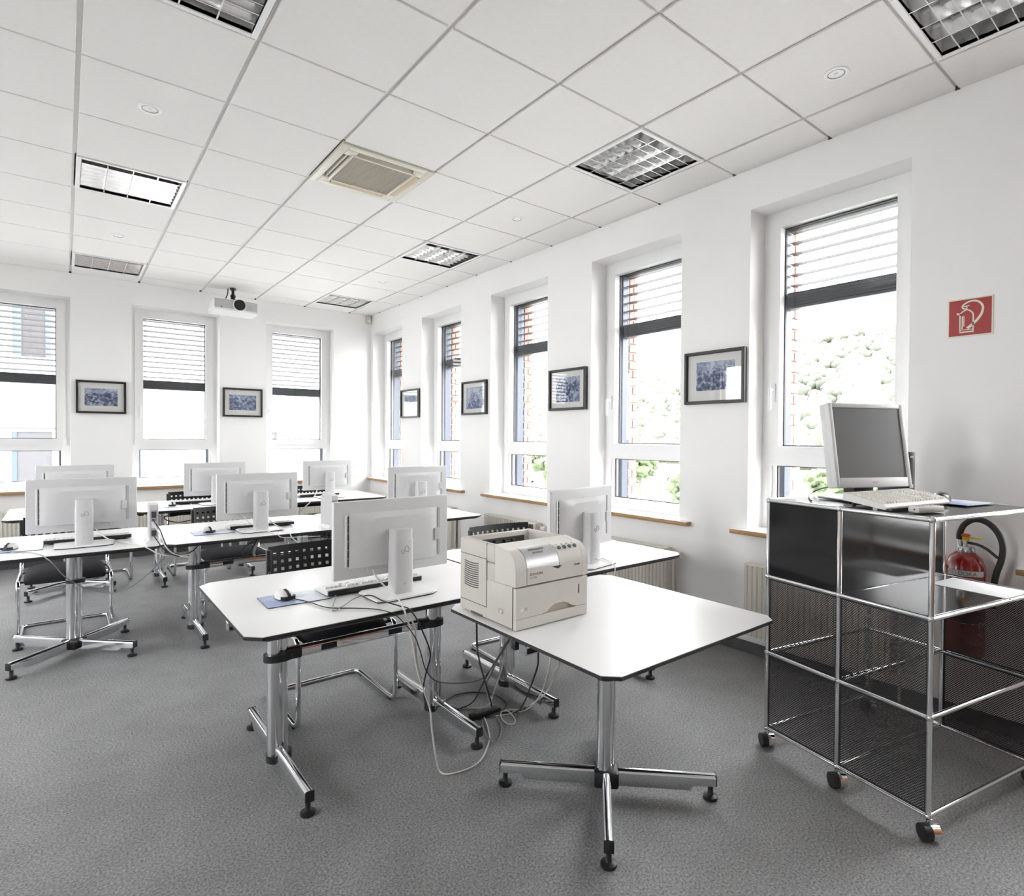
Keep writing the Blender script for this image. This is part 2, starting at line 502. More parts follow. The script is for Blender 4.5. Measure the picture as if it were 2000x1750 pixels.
def wall_mesh(name, lo, hi, cuts, right, left=False):
    """wall with window openings; lo..hi along the wall, cuts = (a, b) openings"""
    mb = MB()
    def seg(a, b, z0, z1, v0, v1):
        if b - a < 1e-4: return
        if left: mb.box(XL - v1, XL - v0, a, b, z0, z1)
        elif right: mb.box(XW + v0, XW + v1, a, b, z0, z1)
        else: mb.box(a, b, YW + v0, YW + v1, z0, z1)
    cuts = sorted(cuts)
    for v0, v1, ins in ((0, VF, 0.0), (VF, VO - 0.03, 0.06)):
        pos = lo
        for a, b in cuts:
            seg(pos, a + ins, -0.12, H + 0.2, v0, v1)
            seg(a + ins, b - ins, -0.12, ZS if ins == 0 else 0.83, v0, v1)
            seg(a + ins, b - ins, ZT - ins, H + 0.2, v0, v1)
            pos = b - ins
        seg(pos, hi, -0.12, H + 0.2, v0, v1)
    return struct(mb.build(name, 'plaster', flat=True))

cutsR = [(y - HW, y + HW) for y in WY]
cutsB = [(x - 0.453, x + 0.453) for x in WX]
wall_r = wall_mesh('wall_right', YN, YW + VO - 0.03, cutsR, True)
wall_b = wall_mesh('wall_back', XL, XW, cutsB, False)
wall_l = wall_mesh('wall_left', YN, YW + VO - 0.03, [(y - HW, y + HW) for y in LY], False, True)
wall_n = struct(MB().box(XL, XW + 0.4, YN - 0.2, YN, -0.12, H + 0.2).build('wall_near', 'plaster', flat=True))

# outer brick skin: plain brickwork mass, and single bricks on the jambs one looks at
mbk = MB()
for a, b in [(YN, cutsR[6][0] + .06)] + [(cutsR[i][1] - .06, cutsR[j][0] + .06) for i, j in ((6, 5), (5, 0), (0, 1), (1, 2), (2, 3), (3, 4))] + [(cutsR[4][1] - .06, YW + VO)]:
    mbk.box(XW + VO - 0.03, XW + VO + 0.01, a + 0.006, b - 0.006, -2.4, H + 0.4)
mbk.build('facing_brickwork', 'brick', wall_r, flat=True)
bmesh_brick = MB().rbox(-0.055, 0.055, -0.012, 0.012, -0.031, 0.031, 0.004, 1).mesh('brick', 'brick')
for wi in (0, 1, 2, 3, 4):
    yj = WY[wi] + HW - 0.06
    MB().box(XW + 0.385, XW + VO + 0.012, yj - 0.006, yj + 0.002, 0.83, 2.9).build('mortar_bed', 'mortar', wall_r, flat=True)
    z = 0.87; c = 0
    while z < 2.85:
        if c % 2 == 0:
            put('brick', bmesh_brick, wall_r, (XW + VO - 0.045, yj - 0.006, z))
        else:
            o = put('brick', bmesh_brick, wall_r, (XW + VO - 0.02, yj - 0.0055, z)); o.scale = (0.5, 1, 1)
            o = put('brick', bmesh_brick, wall_r, (XW + VO - 0.08, yj - 0.0065, z)); o.scale = (0.45, 1, 1)
        z += 0.0745; c += 1

# skirting
struct(MB().box(XW - 0.012, XW, YN, YW, 0, 0.075).build('baseboard_right', 'base_grey', flat=True))
struct(MB().box(XL, XW - 0.012, YW - 0.012, YW, 0, 0.095).build('baseboard_back', 'base_grey', flat=True))

# ---------------------------------------------------------------- suspended ceiling
LIGHTS = [(-5, 2), (-5, 6), (-5, 10), (-1, -1), (-1, 2), (-1, 6), (-1, 10)]   # (column, row) cells with louvre lights
ACCELL = (-3, 4)
gx, gy = 0.011, 0.006
mbc = MB()
for c in range(-10, 1):
    for r in range(-6, 12):
        if (c, r) in LIGHTS or (c, r) == ACCELL: continue
        x0, x1 = max(c * T, XL), (XW if c == 0 else (c + 1) * T)
        y0, y1 = max(r * T, YN), (YW if r == 11 else (r + 1) * T)
        if x1 > x0 and y1 > y0: mbc.box(x0, x1, y0, y1, H + 0.014, H + 0.12)
mbc.box(XL, XW, YN, YW, H + 0.14, H + 0.2)
ceil = struct(mbc.build('ceiling', 'tile_grid', flat=True))
tile_me = MB().rbox(gx, T - gx, gy, T - gy, 0, 0.014, 0.002, 1).mesh('ceiling_tile', 'tile', flat=True)
edge_me = MB().rbox(gx, XW - 0.002, gy, T - gy, 0, 0.014, 0.002, 1).mesh('ceiling_tile', 'tile', flat=True)
end_me = MB().rbox(gx, T - gx, gy, YW - 11 * T - 0.002, 0, 0.014, 0.002, 1).mesh('ceiling_tile', 'tile', flat=True)
cor_me = MB().rbox(gx, XW - 0.002, gy, YW - 11 * T - 0.002, 0, 0.014, 0.002, 1).mesh('ceiling_tile', 'tile', flat=True)
for c in range(-9, 1):
    for r in range(-5, 12):
        if (c, r) in LIGHTS or (c, r) == ACCELL: continue
        me = (cor_me if r == 11 else edge_me) if c == 0 else (end_me if r == 11 else tile_me)
        put('ceiling_tile', me, ceil, (c * T, r * T, H))
# small dark notches where the bearing rails meet the wall
notch = MB().box(-0.014, 0, -0.010, 0.010, -0.004, 0.012).mesh('rail_end', 'gasket', flat=True)
for r in range(-1, 12):
    put('rail_end', notch, ceil, (XW, r * T, H + 0.002))
notch2 = MB().box(-0.012, 0.012, -0.012, 0, -0.004, 0.012).mesh('rail_end', 'gasket', flat=True)
for c in range(-6, 1):
    put('rail_end', notch2, ceil, (c * T, YW, H + 0.002))

# ---------------------------------------------------------------- windows
def ring(mb, x0, x1, z0, z1, w, v0, v1, wb=None, wt=None):
    wb = w if wb is None else wb; wt = w if wt is None else wt
    mb.box(x0, x0 + w, v0, v1, z0, z1); mb.box(x1 - w, x1, v0, v1, z0, z1)
    mb.box(x0 + w, x1 - w, v0, v1, z0, z0 + wb); mb.box(x0 + w, x1 - w, v0, v1, z1 - wt, z1)
    return mb

def window_meshes(hw):
    g = hw - 0.122
    d = {}
    mb = MB(); ring(mb, -hw, hw, 0.815, ZT, 0.06, VI, VF, 0.085, 0.06)
    mb.box(-hw + .06, hw - .06, VI, VF, 1.236, 1.315)
    mb.box(-hw + .06, -hw + .085, VI + .02, VF, .90, 1.236); mb.box(hw - .085, hw - .06, VI + .02, VF, .90, 1.236)
    d['frame'] = mb.mesh('frame', 'frame_white', flat=True)
    mb = MB(); ring(mb, -hw + 0.042, hw - 0.042, 1.296, ZT - 0.042, 0.08, VI - 0.018, VF - 0.01, 0.07, 0.066)
    d['sash'] = mb.mesh('sash', 'frame_white', flat=True)
    mb = MB(); ring(mb, -g, g, 1.366, ZT - 0.108, 0.007, VF - .03, VF - .01)
    ring(mb, -hw + .085, hw - .085, .90, 1.236, 0.007, VF - .03, VF - .01)
    d['gasket'] = mb.mesh('gasket', 'gasket', flat=True)
    d['pane_u'] = MB().box(-g, g, VF - .022, VF - .018, 1.366, ZT - .108).mesh('pane', 'window_glass', flat=True)
    d['pane_l'] = MB().box(-hw + .085, hw - .085, VF - .022, VF - .018, .90, 1.236).mesh('pane', 'window_glass', flat=True)
    d['sill'] = MB().rbox(-hw - .10, hw + .10, -.055, -0.001, .811, .815, .0015, 1).box(-hw + .001, hw - .001, -.001, VI, .785, .815).mesh('window_sill', 'sill_white', flat=True)
    d['edge'] = MB().rbox(-hw - .10, hw + .10, -.055, -0.001, .783, .811, .004, 2).mesh('sill_edge', 'oak')
    d['rail'] = MB().box(-hw + .06, -hw + .10, .29, .365, .84, 2.86).box(hw - .10, hw - .06, .29, .365, .84, 2.86).mesh('guide_rail', 'guide_metal', flat=True)
    mb = MB().rbox(-.014, .014, -.012, 0, -.06, .06, .004, 2).cyl((0, -.012, 0.02), (0, -.045, 0.02), .008, n=10).rbox(-.011, .011, -.06, -.044, -.115, .03, .006, 2)
    d['handle'] = mb.mesh('handle', 'frame_white')
    d['hinge'] = MB().cyl((0, 0, 0), (0, 0, .085), .009, n=10).mesh('hinge', 'frame_white')
    return d
WMR = window_meshes(HW); WMB = window_meshes(0.453)

def window(n, right, pos, handle_side, left=False):
    root = struct(bpy.data.objects.new('window_%d' % n, None)); COL.objects.link(root)
    root.empty_display_size = .05
    d = WMR if right else WMB
    hw = HW if right else .453
    if left: root.location = (XL, pos, 0); root.rotation_euler = (0, 0, PI / 2)
    elif right: root.location = (XW, pos, 0); root.rotation_euler = (0, 0, -PI / 2)
    else: root.location = (pos, YW, 0)
    put('frame', d['frame'], root)
    s = put('sash', d['sash'], root)
    put('gasket', d['gasket'], root)
    put('pane', d['pane_u'], root); put('pane', d['pane_l'], root)
    put('window_sill', d['sill'], root); put('sill_edge', d['edge'], root)
    put('guide_rail', d['rail'], root)
    put('handle', d['handle'], s, (handle_side * (hw - .085), VI - .018, 1.72))
    for z in (1.30, 2.80):
        put('hinge', d['hinge'], s, (-handle_side * (hw - .040), VI - .012, z))
    return root
for i, (y, hs) in enumerate(zip(WY, (-1, -1, 1, 1, 1, -1, -1))):
    window(i + 1, True, y, hs)
for i, x in enumerate(WX):
    window(8 + i, False, x, -1)
for i, y in enumerate(LY):  # added left-wall windows, never in view, let in extra daylight
    window(12 + i, True, y, 1, True)

# outside venetian blinds: open slats above a stack of folded slats
def blind_proto(hw, zb, zt, n, name_label, loc, rz, slat_angle, group):
    t = thing('venetian_blind', name_label, 'blind', loc, rz, group)
    w = hw - .105
    sl = MB().prism([(-.040, -.003), (-.02, .002), (.02, .002), (.040, -.003), (.040, -.0045), (.02, .0004), (-.02, .0004), (-.040, -.0045)], -w, w, 'x').mesh('slat', 'slat_metal')
    sp = (zt - zb - .11) / n
    for k in range(n):
        put('slat', sl, t, (0, .33, zt - .02 - sp * k), (slat_angle, 0, 0))
    st = MB()
    for k in range(9):
        st.box(-w, w, .293 + .002 * (k % 2), .367 - .002 * (k % 2), zb + .022 + .0098 * k, zb + .0305 + .0098 * k)
    st.build('slat_stack', 'stack_metal', t, flat=True)
    MB().rbox(-w, w, .292, .368, zb, zb + .021, .004, 1).build('bottom_rail', 'stack_metal', t)
    MB().box(-w, w, .30, .36, zt - .005, zt + .05).build('head_rail', 'stack_metal', t, flat=True)
    for s in (-1, 1):
        MB().cyl((s * (w - .05), .372, zb), (s * (w - .05), .372, zt), .0016, n=6).cyl((s * (w - .05), .288, zb), (s * (w - .05), .288, zt), .0016, n=6).build('ladder_cord', 'slat_metal', t)
    return t
rl = ['white slatted blind half lowered in window behind the grey desktop monitor',
      'white slatted blind in the right-wall window between the two nearest pictures',
      'white slatted blind in the third right-wall window counted from the fire sign',
      'white slatted blind in the fourth right-wall window counted from the fire sign',
      'white slatted blind in the right-wall window closest to the room corner']
for i in range(5):
    if i == 0: bR = blind_proto(HW, 2.29, 2.83, 6, rl[0], (XW, WY[0], 0), -PI / 2, 0.06, 'blinds of the right wall')
    else: dup(bR, rl[i], (XW, WY[i], 0), -PI / 2)
dup(bR, 'white slatted blind in the window behind the camera side', (XW, WY[5], 0), -PI / 2)
bl = ['white slatted blind in the leftmost back window', 'white slatted blind in the middle back window between two pictures', 'white slatted blind in the back window beside the room corner']
for i in range(3):
    if i == 0: bB = blind_proto(.453, 1.975, 2.83, 12, bl[0], (WX[0], YW, 0), 0, -0.15, 'blinds of the back wall')
    else: dup(bB, bl[i], (WX[i], YW, 0), 0)

# ---------------------------------------------------------------- radiators
def radiator_proto(w, label, loc, rz, group):
    t = thing('radiator', label, 'radiator', loc, rz, group)   # local: x along wall, -y into the room, z up
    pts = []; n = int(w / .0333)
    for k in range(n):
        x0 = -w / 2 + k * w / n; p = w / n
        pts += [(x0, .0), (x0 + p * .15, -.009), (x0 + p * .45, -.009), (x0 + p * .6, 0)]
    poly = [(x, -.095 + y) for x, y in pts] + [(w / 2, -.095), (w / 2, -.085), (-w / 2, -.085)]
    MB().prism(poly, .15, .60, 'z').build('front_panel', 'radiator', t, flat=True)
    MB().rbox(-w / 2, w / 2, -.10, -.03, .598, .612, .003, 1).rbox(-w / 2 - .006, -w / 2 + .002, -.10, -.03, .15, .612, .002, 1).rbox(w / 2 - .002, w / 2 + .006, -.10, -.03, .15, .612, .002, 1).build('casing', 'radiator', t)
    MB().box(-w / 2, w / 2, -.045, -.035, .15, .60).build('rear_panel', 'radiator', t, flat=True)
    MB().box(-w / 2 + .1, -w / 2 + .14, -.036, -.004, .2, .55).box(w / 2 - .14, w / 2 - .1, -.036, -.004, .2, .55).build('wall_bracket', 'radiator', t, flat=True)
    v = MB().cyl((w / 2, -.065, .57), (w / 2 + .05, -.065, .57), .011, n=10).build('valve', 'chrome', t)
    MB().cyl((w / 2 + .05, -.065, .57), (w / 2 + .115, -.065, .57), .02, .024, n=14).build('thermostat_knob', 'radiator', v)
    MB().cyl((w / 2 + .045, -.065, .0), (w / 2 + .045, -.065, .565), .009, n=10).build('pipe', 'radiator', t)
    return t
rd = ['cream ribbed radiator behind the chrome rolling shelf', 'cream ribbed radiator under the window behind the printer desk monitor', 'cream ribbed radiator behind the printer under the third window',
      'cream ribbed radiator under the fourth right-wall window', 'cream ribbed radiator under the corner window of the right wall']
for i in range(5):
    if i == 0: radR = radiator_proto(.84, rd[0], (XW, WY[0], 0), -PI / 2, 'radiators under the windows')
    else: dup(radR, rd[i], (XW, WY[i], 0), -PI / 2)
bd = ['cream ribbed radiator below the leftmost back window', 'cream ribbed radiator below the middle back window', 'cream ribbed radiator below the back window beside the corner']
for i in range(3):
    dup(radR, bd[i], (WX[i], YW, 0), 0)

# ---------------------------------------------------------------- door and cupboard behind the camera (seen only as brown reflections)
d_ = struct(MB().rbox(-2.9, -1.9, YN + .002, YN + .05, 0, 2.1, .004, 1).build('door_1', 'door_wood'))
MB().cyl((-2.0, YN + .05, 1.05), (-2.0, YN + .11, 1.05), .01).cyl((-2.0, YN + .11, 1.05), (-2.12, YN + .11, 1.05), .01).build('door_handle', 'chrome', d_)
cu = thing('cupboard', 'brown wooden cupboard against the wall behind the camera', 'cupboard', (-.75, YN + .26, 0))
MB().rbox(-.8, .8, -.25, .2, 0, 2.2, .004, 1).build('body', 'door_wood', cu)
for k in range(2):
    dd = MB().rbox(-.79 + .795 * k, -.005 + .795 * k, .2, .22, .08, 2.18, .003, 1).build('door', 'door_wood', cu)
    MB().cyl((-.05 + .1 * k, .235, 1.0), (-.05 + .1 * k, .235, 1.15), .006).build('handle', 'chrome', dd)

# ================================================================ ceiling fixtures
def louvre_light(label, c, r):
    t = thing('louvre_light', label, 'ceiling light', (c * T, r * T, H), 0, 'square louvre lights in the ceiling grid')
    o = .008; w = .026; a, b = o + w, T - o - w
    mb = MB(); 
    for x0, x1, y0, y1 in ((o, a, o, T - o), (b, T - o, o, T - o), (a, b, o, a), (a, b, b, T - o)):
        mb.rbox(x0, x1, y0, y1, -.005, .02, .003, 1)
    mb.build('frame', 'frame_white', t)
    mb = MB().box(a - .004, b + .004, a - .004, b + .004, .075, .08)
    mb.box(a - .004, a, a, b, .0, .075).box(b, b + .004, a, b, .0, .075).box(a, b, a - .004, a, .0, .075).box(a, b, b, b + .004, 0, .075)
    mb.build('reflector', 'reflector_alu', t, flat=True)
    bw = (b - a) / 4
    dv = MB().prism([(-.003, -.004), (.003, -.004), (.006, .022), (.015, .045), (-.015, .045), (-.006, .022)], a, b, 'y').mesh('band_divider', 'mirror_alu', angle=60)
    for k in range(1, 4):
        put('band_divider', dv, t, (a + bw * k, 0, .002))
    bl = MB().prism([(-.0022, -.003), (.0022, -.003), (.005, .018), (.013, .040), (-.013, .040), (-.005, .018)], .004, bw - .004, 'x').mesh('louver_blade', 'mirror_alu', angle=60)
    for k in range(4):
        for j in range(1, 8):
            put('louver_blade', bl, t, (a + bw * k, a + (b - a) / 8 * j, .002))
    for k in range(4):
        MB().cyl((a + bw * (k + .5), a + .01, .060), (a + bw * (k + .5), b - .01, .060), .011, n=12).build('fluorescent_tube', 'tube_glass', t)
    return t
LL = ['louvre ceiling light cut by the top edge above the left desks', 'louvre ceiling light with brown reflections above the left desks', 'small-looking louvre light beside the left back wall',
      'louvre ceiling light cut off in the top right corner', 'louvre ceiling light in front of the wall with the nearest pictures', 'louvre ceiling light second nearest along the right wall row past the nearest pictures',
      'louvre ceiling light farthest back near the room corner']
l0 = louvre_light(LL[0], *LIGHTS[0])
for i in range(1, 7):
    dup(l0, LL[i], (LIGHTS[i][0] * T, LIGHTS[i][1] * T, H))

DL = [(-2.815, 2.828), (-2.803, 5.392), (-.277, .332), (-.329, 2.799), (-.341, 5.318)]
DT = ['round recessed downlight above the left louvre light', 'round recessed downlight between the two left louvre lights', 'round recessed downlight nearest the top right louvre light',
      'round recessed downlight between the picture-wall louvre lights', 'round recessed downlight near the far corner louvre light']
for i, (x, y) in enumerate(DL):
    if i == 0:
        dl = thing('downlight', DT[0], 'downlight', (x, y, H), 0, 'small round downlights')
        MB().lathe([(.036, -.001), (.040, -.006), (.054, -.005), (.058, 0.001)], n=32, loop=True).build('trim_ring', 'frame_white', dl)
        MB().lathe([(.0365, -.0045), (.034, -.0026), (.018, -.0012), (.006, -.001)], n=32, caps=False).build('reflector', 'reflector_alu', dl)
        MB().lathe([(.0355, -.0052), (.037, -.0052), (.037, -.004), (.0355, -.004)], n=32, loop=True).build('shadow_gap', 'gasket', dl)
        MB().sphere((0, 0, -.002), .009, 8, (1, 1, .5)).build('lamp', 'tube_glass', dl)
    else: dup(dl, DT[i], (x, y, H))

# four-way air-conditioning cassette
ac = thing('air_conditioner', 'cream square air-conditioning cassette set in the ceiling grid', 'air conditioner', (-2.5 * T, 4.5 * T, H))
MB().box(-.305, .305, -.305, .305, .07, .075).box(-.305, -.30, -.305, .305, .01, .07).box(.30, .305, -.305, .305, .01, .07).box(-.3, .3, -.305, -.3, .01, .07).box(-.3, .3, .3, .305, .01, .07).build('duct_box', 'ac_dark', ac, flat=True)
mb = MB()
for s in (-1, 1):
    mb.rbox(min(s * .262, s * .3115), max(s * .262, s * .3115), -.3115, .3115, -.012, .012, .004, 2)
    mb.rbox(-.262, .262, min(s * .262, s * .3115), max(s * .262, s * .3115), -.012, .012, .004, 2)
    mb.rbox(min(s * .203, s * .220), max(s * .203, s * .220), -.220, .220, -.02, .012, .004, 2)
    mb.rbox(-.203, .203, min(s * .203, s * .220), max(s * .203, s * .220), -.02, .012, .004, 2)
    for q in (-1, 1):
        mb.rbox(min(s * .192, s * .264), max(s * .192, s * .264), min(q * .192, q * .264), max(q * .192, q * .264), -.014, .012, .004, 2)
mb.build('frame', 'ac_cream', ac)
g = MB().box(-.204, .204, -.204, .204, -.010, .004).build('intake_grille', 'ac_grille', ac, flat=True)
gm = MB()
for k in range(30):
    x = -.198 + .396 * k / 29
    gm.box(x - .0018, x + .0018, -.202, .202, -.0125, -.010)
gg = gm.build('grille_bars', 'ac_grille', g, flat=True); gg['kind'] = 'stuff'
fl = MB().prism([(-.024, 0), (-.02, -.005), (.02, -.005), (.024, 0), (.02, .003), (-.02, .003)], -.185, .185, 'x')
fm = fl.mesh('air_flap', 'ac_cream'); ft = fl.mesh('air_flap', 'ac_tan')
put('air_flap', fm, ac, (0, -.226, .022), (1.5, 0, 0))
put('air_flap', fm, ac, (-.240, 0, .010), (1.35, 0, PI / 2))
put('air_flap', ft, ac, (0, .242, -.008), (-.3, 0, 0))
put('air_flap', ft, ac, (.242, 0, -.008), (.3, 0, PI / 2))

# projector
pj = thing('projector', 'white projector hanging from the ceiling on a black mount', 'projector', (-1.60, 6.75, H), math.radians(2))
MB().rbox(-.24, .24, -.15, .15, -.285, -.165, .014, 3).build('housing', 'white_gloss', pj)
MB().prism([(-.15, -.285), (-.15, -.30), (-.10, -.318), (.12, -.318), (.15, -.285)], -.235, .235, 'x').build('bottom_cover', 'white_gloss', pj)
MB().rbox(-.232, .232, -.156, -.149, -.276, -.175, .003, 1).build('front_panel', 'grey_plastic', pj)
MB().lathe([(.071, 0), (.071, .028), (.064, .032), (.062, .0)], n=32, loop=True, M=Matrix.Translation((.03, -.15, -.228)) @ Matrix.Rotation(PI / 2, 4, 'X')).build('lens_ring', 'white_gloss', pj)
ln = MB().lathe([(.063, .0), (.062, .038), (.054, .042), (.044, .036), (.02, .033), (.004, .033)], n=32, M=Matrix.Translation((.03, -.15, -.228)) @ Matrix.Rotation(PI / 2, 4, 'X')).build('lens', 'lens_black', pj)
MB().box(.14, .175, -.159, -.155, -.25, -.215).build('sensor_window', 'satin_steel', pj, flat=True)
MB().sphere((-.16, -.156, -.268), .007, 6).build('foot', 'black_plastic', pj)
MB().cyl((0, 0, -.165), (0, 0, -.13), .03, n=16).cyl((0, 0, -.14), (0, 0, -.03), .016).sphere((0, 0, -.10), .03, 8).cyl((0, 0, -.03), (0, 0, -.001), .026, .036, n=16).build('ceiling_mount', 'black_plastic', pj)
MB().tube(spline([(-.05, .02, -.01), (-.06, .0, -.08), (-.09, -.02, -.15), (-.12, -.05, -.168)]), .006).build('cord', 'cable_black', pj)

# motion detector in the corner
md = thing('motion_detector', 'small cream motion detector high in the room corner', 'detector', (XW - .05, YW - .03, 3.12))
MB().rbox(-.03, .03, -.022, .03, -.055, .055, .008, 2).build('housing', 'ac_cream', md)
MB().rbox(-.022, .022, -.03, -.02, -.045, -.005, .006, 2).build('lens', 'white_gloss', md)

# ================================================================ pictures
def picture(name_mat, label, loc, rz, w, h, aw, ah, ax=0, az=0):
    t = thing('framed_picture', label, 'picture', loc, rz, 'blue paintings in black frames')
    mb = MB(); f = .022; hw, hh = w / 2, h / 2
    for x0, x1, z0, z1 in ((-hw, -hw + f, -hh, hh), (hw - f, hw, -hh, hh), (-hw + f, hw - f, -hh, -hh + f), (-hw + f, hw - f, hh - f, hh)):
        mb.rbox(x0, x1, -.034, 0, z0, z1, .0025, 1)
    mb.build('frame', 'frame_black', t)
    MB().box(-hw + f, hw - f, -.012, -.006, -hh + f, hh - f).build('mat_board', 'mat_board', t, flat=True)
    # painted sheet with slightly uneven edge
    n = 14; P = []
    rr = random.Random(label)
    j = lambda: rr.uniform(-.0016, .0016)
    for k in range(n): P.append((-aw / 2 + aw * k / n, -ah / 2 + j()))
    for k in range(n): P.append((aw / 2 + j(), -ah / 2 + ah * k / n))
    for k in range(n): P.append((aw / 2 - aw * k / n, ah / 2 + j()))
    for k in range(n): P.append((-aw / 2 + j(), ah / 2 - ah * k / n))
    MB().prism(P, -.0135, -.012, 'y').build('painting', name_mat, t, flat=True, loc=(ax, 0, az))
    MB().box(-hw + f, hw - f, -.020, -.018, -hh + f, hh - f).build('pane', 'picture_glass', t, flat=True)
    return t
picture('art_castle', 'blue painting of a town with a church spire between leftmost back windows', (-2.855, YW - .001, 1.836), 0, .455, .365, .30, .195)
picture('art_houses', 'blue painting of half-timbered houses left of the corner back window', (-1.398, YW - .001, 1.837), 0, .465, .365, .315, .195)
picture('art_pale', 'picture with glare at right wall closest to the room corner', (XW - .001, 5.915, 1.845), -PI / 2, .50, .37, .30, .20)
picture('art_mountain', 'blue painting of a rounded mountain, second picture from the room corner', (XW - .001, 4.40, 1.845), -PI / 2, .49, .37, .32, .235)
picture('art_lane', 'blue painting with window glare between second and third window', (XW - .001, 2.885, 1.845), -PI / 2, .485, .37, .31, .225)
picture('art_village', 'blue painting of a village church beside the grey monitor window', (XW - .001, 1.383, 1.84), -PI / 2, .475, .368, .30, .20, .005, .01)

# ================================================================ fire sign and extinguisher
sg = thing('fire_extinguisher_sign', 'red square fire extinguisher sign on the white wall', 'sign', (XW - .001, -.066, 2.028), -PI / 2)
MB().rbox(-.094, .094, -.003, 0, -.096, .096, .001, 1).build('border_plate', 'sign_cream', sg)
MB().box(-.087, .087, -.0042, -.003, -.089, .089).build('red_field', 'sign_red', sg, flat=True)
def sg_path(pts, w0, w1=None, k=6):
    """flat band along a 2-D path (x, z), width from w0 to w1"""
    w1 = w0 if w1 is None else w1
    P = spline([(x, 0, z) for x, z in pts], k) if len(pts) > 2 else [Vector((x, 0, z)) for x, z in pts]
    n = len(P); vs = []; fs = []
    for i, p in enumerate(P):
        t = (P[min(i + 1, n - 1)] - P[max(i - 1, 0)]).normalized()
        nn = Vector((-t.z, 0, t.x)); w = (w0 + (w1 - w0) * i / (n - 1)) / 2
        for y in (-.0055, -.004):
            vs += [(p.x + nn.x * w, y, p.z + nn.z * w), (p.x - nn.x * w, y, p.z - nn.z * w)]
    for i in range(n - 1):
        a, b = i * 4, i * 4 + 4
        fs += [(a, a + 1, b + 1, b), (a + 2, b + 2, b + 3, a + 3), (a, b, b + 2, a + 2), (a + 1, a + 3, b + 3, b + 1)]
    fs += [(0, 2, 3, 1), (n * 4 - 4, n * 4 - 3, n * 4 - 1, n * 4 - 2)]
    return MB().add(vs, fs)
em = MB()
for pts, w0, w1 in (
        ([(-.040, -.074), (-.040, .010), (-.034, .026), (-.012, .038), (.008, .024), (.014, .006), (.014, -.036)], .006, .006),
        ([(.014, -.036), (.014, -.071)], .006, .006), ([(-.043, -.0725), (.017, -.0725)], .007, .007), ([(-.037, -.061), (.011, -.061)], .003, .003),
        ([(-.031, -.058), (-.031, .008)], .0045, .0045), ([(-.024, -.045), (-.024, .008)], .0045, .0045),
        ([(-.054, .023), (-.036, .016)], .009, .009), ([(-.013, .038), (-.013, .056)], .006, .006), ([(-.026, .055), (-.002, .058)], .005, .005),
        ([(-.016, .042), (-.028, .046), (-.031, .056), (-.022, .068), (.006, .079), (.034, .072), (.052, .046), (.048, .012), (.030, -.018), (.006, -.042), (-.010, -.055)], .005, .013)):
    q = sg_path(pts, w0, w1); em.add(q.v, q.f)
em.build('extinguisher_symbol', 'sign_cream', sg, flat=True)

EX, EY = .222, -.090
ex = thing('fire_extinguisher', 'red fire extinguisher with black hose hung on the wall', 'fire extinguisher', (EX, EY, .36))
MB().lathe([(.03, 0), (.07, .004), (.082, .02), (.083, .40), (.079, .45), (.064, .488), (.04, .510), (.034, .514)], n=40).build('cylinder', 'ext_red', ex)
MB().lathe([(.036, .508), (.038, .512), (.038, .532), (.034, .536), (.034, .54)], n=28).build('neck_ring', 'satin_steel', ex)
MB().cyl((0, 0, .535), (0, 0, .57), .012).build('valve_stem', 'satin_steel', ex)
MB().cyl((0, 0, .565), (0, 0, .585), .013, .016, 16).build('valve_cap', 'yellow_plastic', ex)
MB().lathe([(.004, .584), (.019, .588), (.020, .594), (.012, .599), (.002, .60)], n=20).build('push_knob', 'orange_red', ex)
MB().rbox(-.006, .006, -.062, -.012, .579, .585, .002, 1).build('safety_tag', 'yellow_plastic', ex)
MB().cyl((0, .022, .535), (0, .026, .575), .011).build('hose_fitting', 'satin_steel', ex)
MB().tube(spline([(0, .026, .57), (0, .024, .60), (0, .006, .643), (0, -.035, .672), (0, -.082, .663), (0, -.122, .622), (0, -.142, .565), (0, -.140, .500), (0, -.122, .43), (0, -.112, .36), (0, -.108, .26)], 8), .0135, 12).build('hose', 'hose_rubber', ex)
MB().tube(spline([(0, -.012, .557), (0, -.05, .552), (0, -.085, .535), (0, -.118, .507), (0, -.134, .497)], 6), .0065, 10).build('thin_hose', 'hose_rubber', ex)
MB().rbox(.083, XW - EX, -.02, .02, .30, .44, .004, 1).build('wall_bracket', 'satin_steel', ex)
# label wrapped round the front (toward the room)
def wrap(r, a0, a1, z0, z1, n=24):
    vs = []; fs = []
    for k in range(n + 1):
        a = a0 + (a1 - a0) * k / n
        vs += [(r * math.cos(a), r * math.sin(a), z0), (r * math.cos(a), r * math.sin(a), z1)]
    fs = [(2 * k, 2 * k + 2, 2 * k + 3, 2 * k + 1) for k in range(n)]
    return MB().add(vs, fs)
LA0, LA1 = math.radians(140), math.radians(252)
lab = wrap(.0833, LA0, LA1, .18, .40).build('label', 'label_dark', ex)
wrap(.0836, LA0, LA1, .405, .432).build('label_stripe', 'label_silver', ex)
mb = wrap(.0837, LA0, LA1, .397, .399); 
for z0, z1 in ((.338, .340), (.18, .182)):
    q = wrap(.0837, LA0, LA1, z0, z1); mb.add(q.v, q.f)
for a0, a1 in ((LA0, LA0 + .02), (LA1 - .02, LA1)):
    q = wrap(.0837, a0, a1, .18, .399, 2); mb.add(q.v, q.f)
mb.build('label_lines', 'label_line', ex)
